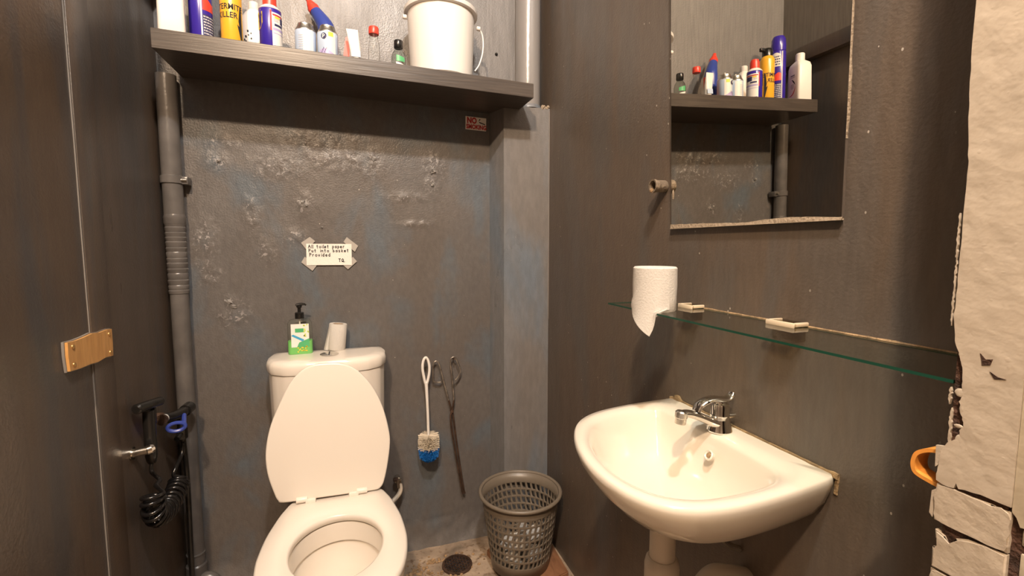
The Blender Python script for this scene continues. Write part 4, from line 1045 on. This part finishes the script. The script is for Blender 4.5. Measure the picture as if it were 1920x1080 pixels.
for yc, wd in ((.945, .05), (.675, .062)):
    bm = B(); box(bm, .764, XR - .0003, yc - wd / 2, yc + wd / 2, zg + .0008, zg + .008, .003); o_ = obj('clip_top', bm, M['clip'], t)
    bm = B(); box(bm, .760, .766, yc - wd / 2, yc + wd / 2, zg - .001, zg + .009, .002); box(bm, .766, XR - .0003, yc + wd / 2 - .006, yc + wd / 2, zg + .001, zg + .009, .002); box(bm, .766, XR - .0003, yc - wd / 2, yc - wd / 2 + .006, zg + .001, zg + .009, .002); obj('clip_edge', bm, M['clipbody'], o_)
    bm = B(); box(bm, .772, XR - .0003, yc - wd / 2 + .004, yc + wd / 2 - .004, zg - .03, zg - .0065, .004); obj('clip_bottom', bm, M['clip'], t)
bm = B(); rr = []
for k in range(60):
    y_ = .337 + .585 * k / 59; q = .0025 + .002 * max(0, fbm((y_ * 25, 3, 0), 2)); rr.append([Vector((XR - q, y_, zg + .0003)), Vector((XR - .0003, y_, zg + q)), Vector((XR - .0003, y_, zg + .0003))])
loft(bm, rr); obj('sealant_bead', bm, M['sealant'], t, 50)
# roll
rc = Vector((.668, .937, zg + .0005))
t = thing('toilet_roll', 'full white toilet roll with a hanging torn sheet on the glass shelf', 'toilet roll', tuple(rc), 'toilet rolls')
bm = B(); lathe(bm, [(.021, 0), (.048, .0), (.0500, .003), (.0496, .03), (.0505, .06), (.0498, .099), (.047, .102), (.023, .1015), (.021, .100)], tuple(rc), 44, False, False); obj('paper_wind', bm, M['tissue'], t)
bm = B(); lathe(bm, [(.021, 0), (.021, .100), (.0195, .100), (.0195, 0)], tuple(rc), 28, False, False); obj('core', bm, M['card'], t)
# loose sheet: leaves the roll on its left, hangs over the front edge of the glass
a = face_cam(rc.x, rc.y)
cols, rows = 18, 18; G = []
bm = B()
for j in range(rows + 1):
    row = []; v_ = j / rows
    for i in range(cols + 1):
        u_ = i / cols; dl = -1.35 + 2.0 * u_; a_ = a + dl
        rr_ = .0530 + .006 * v_ ** 2 * math.sin(PI * min(1, u_ * 1.1))
        low = -.054 + .056 * ((-.12 - dl) / 1.23) ** 1.1 if dl < -.12 else -.054 + .058 * min(1, ((dl + .12) / .62)) ** .75
        if dl > .45: low += .003
        top = .098 - .078 * max(0, 1 - u_ / .72) ** 1.15
        z_ = top + (low - top) * v_
        p = Vector((rc.x + rr_ * math.cos(a_), rc.y + rr_ * math.sin(a_), rc.z + z_))
        if z_ < .004: p.x = min(p.x, xf - .003)
        p.x -= .0015 * math.sin(u_ * 7 + v_ * 4) * v_
        row.append(bm.verts.new(p))
    G.append(row)
for j in range(rows):
    for i in range(cols): bm.faces.new((G[j][i], G[j][i + 1], G[j + 1][i + 1], G[j + 1][i]))
obj('loose_sheet', bm, M['tissue'], t, 60)

# ------------------------------------------------------------------ mirror
md_ = math.tan(math.radians(1.0))
t = thing('wall_mirror', 'frameless rectangular mirror with chipped edges on the right wall', 'mirror', (.79, .82, 1.366))
def mp_(y_, z_, o): return Vector((XR - .004 - (z_ - 1.366) * md_ - o, y_, z_))
Y0, Y1, Z0, Z1 = .588, 1.047, 1.368, 2.12
bm = B(); loft(bm, [[mp_(Y0, Z0, 0), mp_(Y1, Z0, 0), mp_(Y1 + .02, Z1, 0), mp_(Y0, Z1, 0)], [mp_(Y0, Z0, .0035), mp_(Y1, Z0, .0035), mp_(Y1 + .02, Z1, .0035), mp_(Y0, Z1, .0035)]]); obj('backing', bm, M['mirrorback'], t, 0)
bm = B(); e_ = .0015
bm.faces.new([bm.verts.new(p) for p in (mp_(Y0 + e_, Z0 + e_, .004), mp_(Y0 + e_, Z1, .004), mp_(Y1 + .02 - e_, Z1, .004), mp_(Y1 - e_, Z0 + e_, .004))]); obj('mirror_glass', bm, M['mirror'], t, 0, rec=False)
bm = B(); rr = []
for k in range(60):
    y_ = Y0 + (Y1 - Y0) * k / 59; hgt = .0015 + .0065 * max(0, (y_ - .82) / .23) ** .7 if y_ > .82 else .0015 + .005 * max(0, math.sin((.80 - y_) / .2 * PI)) * (1 if y_ < .80 else 0)
    hgt += .0012 * fbm((y_ * 50, 0, 4), 3)
    rr.append([mp_(y_, Z0 - .004, .0), mp_(y_, Z0 - .004, .007), mp_(y_, Z0 + max(.0005, hgt), .0052), mp_(y_, Z0 + max(.0005, hgt), 0)])
loft(bm, rr); obj('chipped_bottom_edge', bm, M['whiteledge'], t, 50)
bm = B(); rr = []
for k in range(40):
    z_ = 1.50 + .62 * k / 39; wd = .0006 + .0008 * abs(fbm((z_ * 14, 8, 0), 3)) + (.0018 if 1.52 < z_ < 1.62 else 0)
    rr.append([mp_(Y0 - wd, z_, .001), mp_(Y0 - wd, z_, .004), mp_(Y0 + .0004, z_, .0046), mp_(Y0 + .0004, z_, .001)])
loft(bm, rr); obj('chipped_side_edge', bm, M['whiteledge'], t, 50)
bm = B(); lathe(bm, [(1, 0), (.8, .3)], (0, 0, 0), 14)
for v in bm.verts: q = v.co.copy(); v.co = mp_(1.040 + q.x * .003, 1.452 + q.y * .013, .0045 + q.z * .004)
obj('filler_dab', bm, M['whiteledge'], t)
# pipe stub
t = thing('pipe_stub', 'short rusty hollow pipe stub sticking out left of the mirror', 'pipe', (.78, 1.086, 1.465))
bm = B(); Q = Matrix.Rotation(-PI / 2, 3, 'Y')
lathe(bm, [(.0145, 0), (.0165, .004), (.0160, .030), (.0180, .034), (.0180, .041), (.0140, .041), (.0125, .010)], (.7995, 1.086, 1.479), 22, True, True, M=Q); obj('stub', bm, mat('dusty_metal', (.23, .18, .13), .6, .3, .4, 150, vary=.3, vscale=60), t)
bm = B(); lathe(bm, [(.0125, .012), (.0125, .013)], (.7995, 1.086, 1.479), 16, M=Q); obj('bore', bm, M['ink'], t, 0)
bm = B(); lathe(bm, [(.0050, .038), (.006, .0415), (.003, .043)], (.7995, 1.090, 1.468), 10, M=Q); obj('corroded_lip', bm, M['rubble'], t)

# ------------------------------------------------------------------ bidet sprayer on the left wall
t = thing('spray_holder', 'chrome holder on the left wall gripping the black hand sprayer', 'holder', (XL, 1.61, .71))
bm = B(); tube(bm, [(XL, 1.606, .716), (XL + .005, 1.606, .716)], .019, 20); obj('wall_plate', bm, M['dullchrome'], t)
bm = B(); tube(bm, smooth_path([(XL + .004, 1.606, .716), (XL + .02, 1.607, .718), (XL + .040, 1.609, .720)]), .0125, 16); obj('arm', bm, M['dullchrome'], t)
bm = B(); tube(bm, [(XL + .038, 1.607, .720), (XL + .046, 1.611, .721), (XL + .052, 1.616, .722)], [.0145, .0155, .011], 18); obj('end_knob', bm, M['chrome'], t)
gx, gy = -.603, 1.655
t = thing('hand_sprayer', 'black plastic hand sprayer with coiled hose beside the corner pipe', 'sprayer', (gx, gy, .66))
bm = B(); tube(bm, smooth_path([(gx, gy, .66), (gx, gy, .675), (gx, gy, .72), (gx, gy, .78), (gx, gy + .002, .825)]), [.009 + .007 * min(1, k / 10) for k in range(33)], 16); obj('grip', bm, M['black'], t)
bm = B(); tube(bm, [(gx - .012, gy - .052, .846), (gx - .011, gy - .047, .846), (gx + .002, gy, .842), (gx + .016, gy + .046, .838), (gx + .018, gy + .051, .836)], [.011, .0150, .0145, .0135, .010], 18); obj('spray_head', bm, M['black'], t)
bm = B(); box(bm, gx - .006, gx + .006, gy + .028, gy + .044, .770, .835, .004); obj('trigger', bm, M['black'], t)
# coiled hose
cp = smooth_path([(-.585, 1.592, .590), (-.585, 1.588, .556), (-.585, 1.605, .524), (-.585, 1.645, .503), (-.585, 1.695, .495), (-.585, 1.745, .503), (-.585, 1.785, .516), (-.585, 1.80, .530)], 40)
pts = smooth_path([(gx, gy, .665), (gx, gy - .010, .640), (-.60, 1.665, .615), (-.59, 1.665, .600), (-.59, 1.63, .60)], 8)
turns = 15; n = len(cp)
for k in range(n):
    p = cp[k]; tt = (cp[min(k + 1, n - 1)] - cp[max(k - 1, 0)]).normalized()
    e1 = Vector((1, 0, 0)); e2 = tt.cross(e1).normalized(); ph = 2 * PI * turns * k / n
    r_ = .033
    pts.append(p + (e1 * math.cos(ph) * .8 + e2 * math.sin(ph)) * r_ + Vector((0.002, 0, 0)))
pts += smooth_path([(-.592, 1.775, .560), (-.588, 1.79, .580), (-.582, 1.83, .605), (-.580, 1.845, .63), (-.580, 1.845, .645)], 8)
pts = [Vector((max(p.x, XL + .009), p.y, p.z)) for p in pts]
bm = B(); tube(bm, pts, .0058, 7); obj('coiled_hose', bm, M['blackhose'], t, 60)
t = thing('angle_valve', 'black wall tap with a blue lever ring next to the corner pipe', 'valve', (XL, 1.80, .70))
bm = B(); tube(bm, smooth_path([(XL, 1.80, .758), (XL + .018, 1.795, .758), (XL + .027, 1.775, .758)]), .013, 14); tube(bm, [(XL + .027, 1.757, .758), (XL + .028, 1.766, .758)], .0175, 20); obj('flange', bm, M['rust'], t)
bm = B(); tube(bm, [(XL + .029, 1.766, .758), (XL + .031, 1.777, .757)], .0145, 18); obj('white_washer', bm, M['white'], t)
bm = B(); tube(bm, smooth_path([(XL + .031, 1.777, .757), (XL + .042, 1.80, .752), (XL + .054, 1.845, .748), (XL + .060, 1.885, .748)]), .0165, 16); tube(bm, [(XL + .059, 1.87, .748), (XL + .063, 1.905, .750)], .020, 16); bd = obj('body', bm, M['black'], t)
bm = B(); tube(bm, [(XL + .054, 1.845, .745), (XL + .054, 1.845, .66)], .0135, 14); tube(bm, [(XL + .054, 1.845, .695), (XL + .054, 1.845, .660)], .017, 8); obj('outlet', bm, M['black'], t)
bm = B(); tube(bm, [(XL + .050, 1.805, .672), (XL + .054, 1.845, .682)], .009, 10); obj('outlet_tab', bm, M['black'], t)
bm = B(); tube(bm, [(XL + .066 + .023 * math.cos(q), 1.760 + .006 * math.cos(q), .730 + .014 * math.sin(q)) for q in [2 * PI * k / 24 for k in range(24)]], .0062, 8, closed=True); tube(bm, [(XL + .085, 1.768, .734), (XL + .068, 1.83, .746)], .007, 8); obj('lever_ring', bm, M['blue'], t)
bm = B(); tube(bm, smooth_path([(XL + .054, 1.850, .66), (XL + .052, 1.870, .55), (XL + .048, 1.885, .45), (XL + .042, 1.895, .2), (XL + .04, 1.895, .0)]), .0085, 10); obj('feed_hose', bm, M['black'], t)

# ------------------------------------------------------------------ broken brick reveal at the right (door jamb side)
XN = .630
rev = struct('trim_3', box(B(), XN + .004, XR, 0.2759, 0.3299, 0, ZC), M['bark'])
edge = [(0.3379, 1.6426), (0.3379, 1.5781), (0.3383, 1.5458), (0.3379, 1.5076), (0.3358, 1.4575), (0.3333, 1.4176), (0.3328, 1.3896), (0.3333, 1.3548), (0.3328, 1.3208), (0.3337, 1.2903), (0.3333, 1.2733), (0.3345, 1.2436), (0.3307, 1.2147), (0.3260, 1.1994), (0.3226, 1.1867), (0.3218, 1.1714), (0.3201, 1.1570), (0.3222, 1.1485), (0.3209, 1.1383), (0.3188, 1.1315), (0.3171, 1.1222), (0.3205, 1.1162), (0.3184, 1.1077), (0.3243, 1.1043), (0.3303, 1.0984), (0.3354, 1.0865), (0.3371, 1.0704), (0.3379, 1.0534)]
ed = []
for (a_, b_), (c_, d_) in zip(edge[:-1], edge[1:]):
    for k in range(4):
        q = k / 4; ed.append((a_ + (c_ - a_) * q + .0011 * fbm((b_ * 90, k, 2), 2), b_ + (d_ - b_) * q))
bot = [(0.3379, 1.0508), (0.3311, 1.0483), (0.3252, 1.0483), (0.3209, 1.0492), (0.3192, 1.0559), (0.3167, 1.0504), (0.3108, 1.0521), (0.3040, 1.0525), (0.2972, 1.0538), (0.2887, 1.0534), (0.2802, 1.0530), (0.2725, 1.0530)]
poly = ed + bot + [(0.2725, 1.6426)]
up = [(0.3379, ZC), (0.3379, 1.6426), (0.2725, 1.6426), (0.2725, ZC)]
bm = B(); prism(bm, [(XN, y_, z_) for y_, z_ in poly], (.0045, 0, 0)); prism(bm, [(XN, y_, z_) for y_, z_ in up], (.0045, 0, 0)); obj('plaster_face', bm, M['cream'], rev, 25)
# second layer of old paint left standing along the edge
def flake(pts, mt, nm='paint_flake', x=XN + .0015):
    bm = B(); prism(bm, [(x, y_, z_) for y_, z_ in pts], (.0035, 0, 0)); obj(nm, bm, mt, rev, 0)
def jag(y0, y1, z0, z1, n=12, s=.0016):
    L_ = [(y1 + s * random.uniform(-1, 1), z0 + (z1 - z0) * k / n) for k in range(n + 1)]; R_ = [(y0 + s * random.uniform(-1, 1), z0 + (z1 - z0) * k / n) for k in range(n + 1)]
    return L_ + R_[::-1]
def shard(z0, z1, yc, wd, n=26):
    L_ = [(yc + wd + .0012 * fbm((z0 + (z1 - z0) * k / n * 60, 1, k * .7), 2), z0 + (z1 - z0) * k / n) for k in range(n + 1)]
    R_ = [(yc - wd + .0012 * fbm((z0 + (z1 - z0) * k / n * 60, 9, k * .9), 2), z0 + (z1 - z0) * k / n) for k in range(n + 1)]
    flake([(yc, z0 - .004)] + L_ + [(yc, z1 + .004)] + R_[::-1], M['creamb'])
shard(1.235, 1.300, .3368, .0007); shard(1.306, 1.352, .3374, .0005, 18); shard(1.100, 1.135, .3298, .0011, 14); shard(1.146, 1.158, .3325, .0010, 8)
flake([(.3422, 1.0356), (.3379, 1.0398), (.3366, 1.016), (.3396, 1.0042), (.3430, 1.0084)], M['creamb'], 'paint_flake', XN + .002)
flake([(.3413, 1.0908), (.3345, 1.0925), (.3337, 1.0738), (.3405, 1.0653)], M['creamb'], 'paint_flake', XN + .001)
# gouges in the plaster
for pts in ([(0.3082, 1.2062), (0.3031, 1.2003), (0.2972, 1.2020), (0.2989, 1.1952), (0.3057, 1.1935), (0.3065, 1.1994)], [(0.2989, 1.1884), (0.2921, 1.1842), (0.2853, 1.1833), (0.2946, 1.1816)]):
    bm = B(); prism(bm, [(XN - .0006, y_, z_) for y_, z_ in pts], (.0008, 0, 0)); obj('gouge', bm, M['bark'], rev, 0)
for k in range(46):
    y_, z_ = random.uniform(.277, .325), random.uniform(1.08, 1.60)
    if k == 0: bmL = B()
    bmesh.ops.create_icosphere(bmL, subdivisions=2, radius=1, matrix=Matrix.Translation((XN + .0005, y_, z_)) @ Matrix.Diagonal((.0006, random.uniform(.002, .006), random.uniform(.002, .007), 1)))
o_ = obj('paint_lump', bmL, M['cream'], rev, 60); o_['kind'] = 'stuff'
# painted bricks
def brick(pts, x, th, mt):
    bm = B(); prism(bm, [(x, y_, z_) for y_, z_ in pts], (th, 0, 0))
    bmesh.ops.bevel(bm, geom=[e for e in bm.edges if all(abs(v.co.x - x) < 1e-6 for v in e.verts)], offset=.0018, segments=2, affect='EDGES')
    obj('brick', bm, mt, rev, 40)
def wob(y0, y1, z0, z1, seed, s=.0012):
    out = []
    for k in range(9): out.append((y0 + (y1 - y0) * k / 8, z0 + s * fbm((k * .9, seed, 0), 2)))
    for k in range(1, 6): out.append((y1 + s * fbm((k * .9, seed, 3), 2), z0 + (z1 - z0) * k / 6))
    for k in range(9): out.append((y1 + (y0 - y1) * k / 8, z1 + s * fbm((k * .9, seed, 7), 2)))
    for k in range(1, 6): out.append((y0 + s * fbm((k * .9, seed, 11), 2), z1 + (z0 - z1) * k / 6))
    return out
brick(wob(0.2725, 0.3375, 1.0029, 1.0470, 1), XN, .02, M['creamb'])
b2_ = [(0.2725, 0.9464), (0.3362, 0.9464), (0.3367, 0.9702), (0.3294, 0.9736), (0.3345, 0.9821), (0.3354, 0.9923), (0.3260, 0.9889), (0.3209, 0.9787), (0.3158, 0.9923), (0.3057, 0.9974), (0.2887, 0.9999), (0.2725, 1.0008)]
brick(b2_, XN, .02, M['creamb'])
brick(wob(0.2725, 0.3367, 0.8887, 0.9439, 3), XN, .02, M['creamb'])
# next jamb on the near side, with an open joint
near = struct('trim_4', box(B(), XN + .006, XR, .17, 0.2755, 0, ZC), M['bark'])
bm = B(); prism(bm, [(XN + .0015, y_, z_) for y_, z_ in [(0.2721, ZC), (0.2721, 1.0483), (0.2683, 1.0441), (0.2649, 1.0356), (0.2462, 1.0398), (0.1698, 1.0398), (0.1698, ZC)]], (.005, 0, 0)); obj('plaster_face', bm, M['jamb'], near, 25)
bm = B(); box(bm, XN, XR + .08, .164, .1698, 0, ZC, .001); obj('plaster_front', bm, M['jamb'], near)
for z0, z1 in ((1.0160, 1.0339), (0.9464, 1.0084)):
    bm = B(); box(bm, XN + .004, XN + .02, .17, 0.2641, z0, z1, .002); obj('brick', bm, M['jamb'], near)
# ochre loop sticking out behind the reveal
bm = B()
pth = smooth_path([(0.3294, 1.0823), (0.3481, 1.0806), (0.3617, 1.0721), (0.3659, 1.0610), (0.3651, 1.0508), (0.3600, 1.0458), (0.3430, 1.0424), (0.3294, 1.0407)], 5)
n = len(pth); rr = []
for k, p in enumerate(pth):
    q = Vector((p.x, p.y)); tt = Vector((pth[min(k + 1, n - 1)].x - pth[max(k - 1, 0)].x, pth[min(k + 1, n - 1)].y - pth[max(k - 1, 0)].y)).normalized(); nn = Vector((tt.y, -tt.x)) * .0022
    rr.append([Vector((XN + .006, q.x + nn.x, q.y + nn.y)), Vector((XN + .030, q.x + nn.x, q.y + nn.y)), Vector((XN + .030, q.x - nn.x, q.y - nn.y)), Vector((XN + .006, q.x - nn.x, q.y - nn.y))])
loft(bm, rr)
tag(obj('latch_loop', bm, M['orange'], None, 40), 'ochre plastic loop poking out beside the broken painted bricks', 'latch')
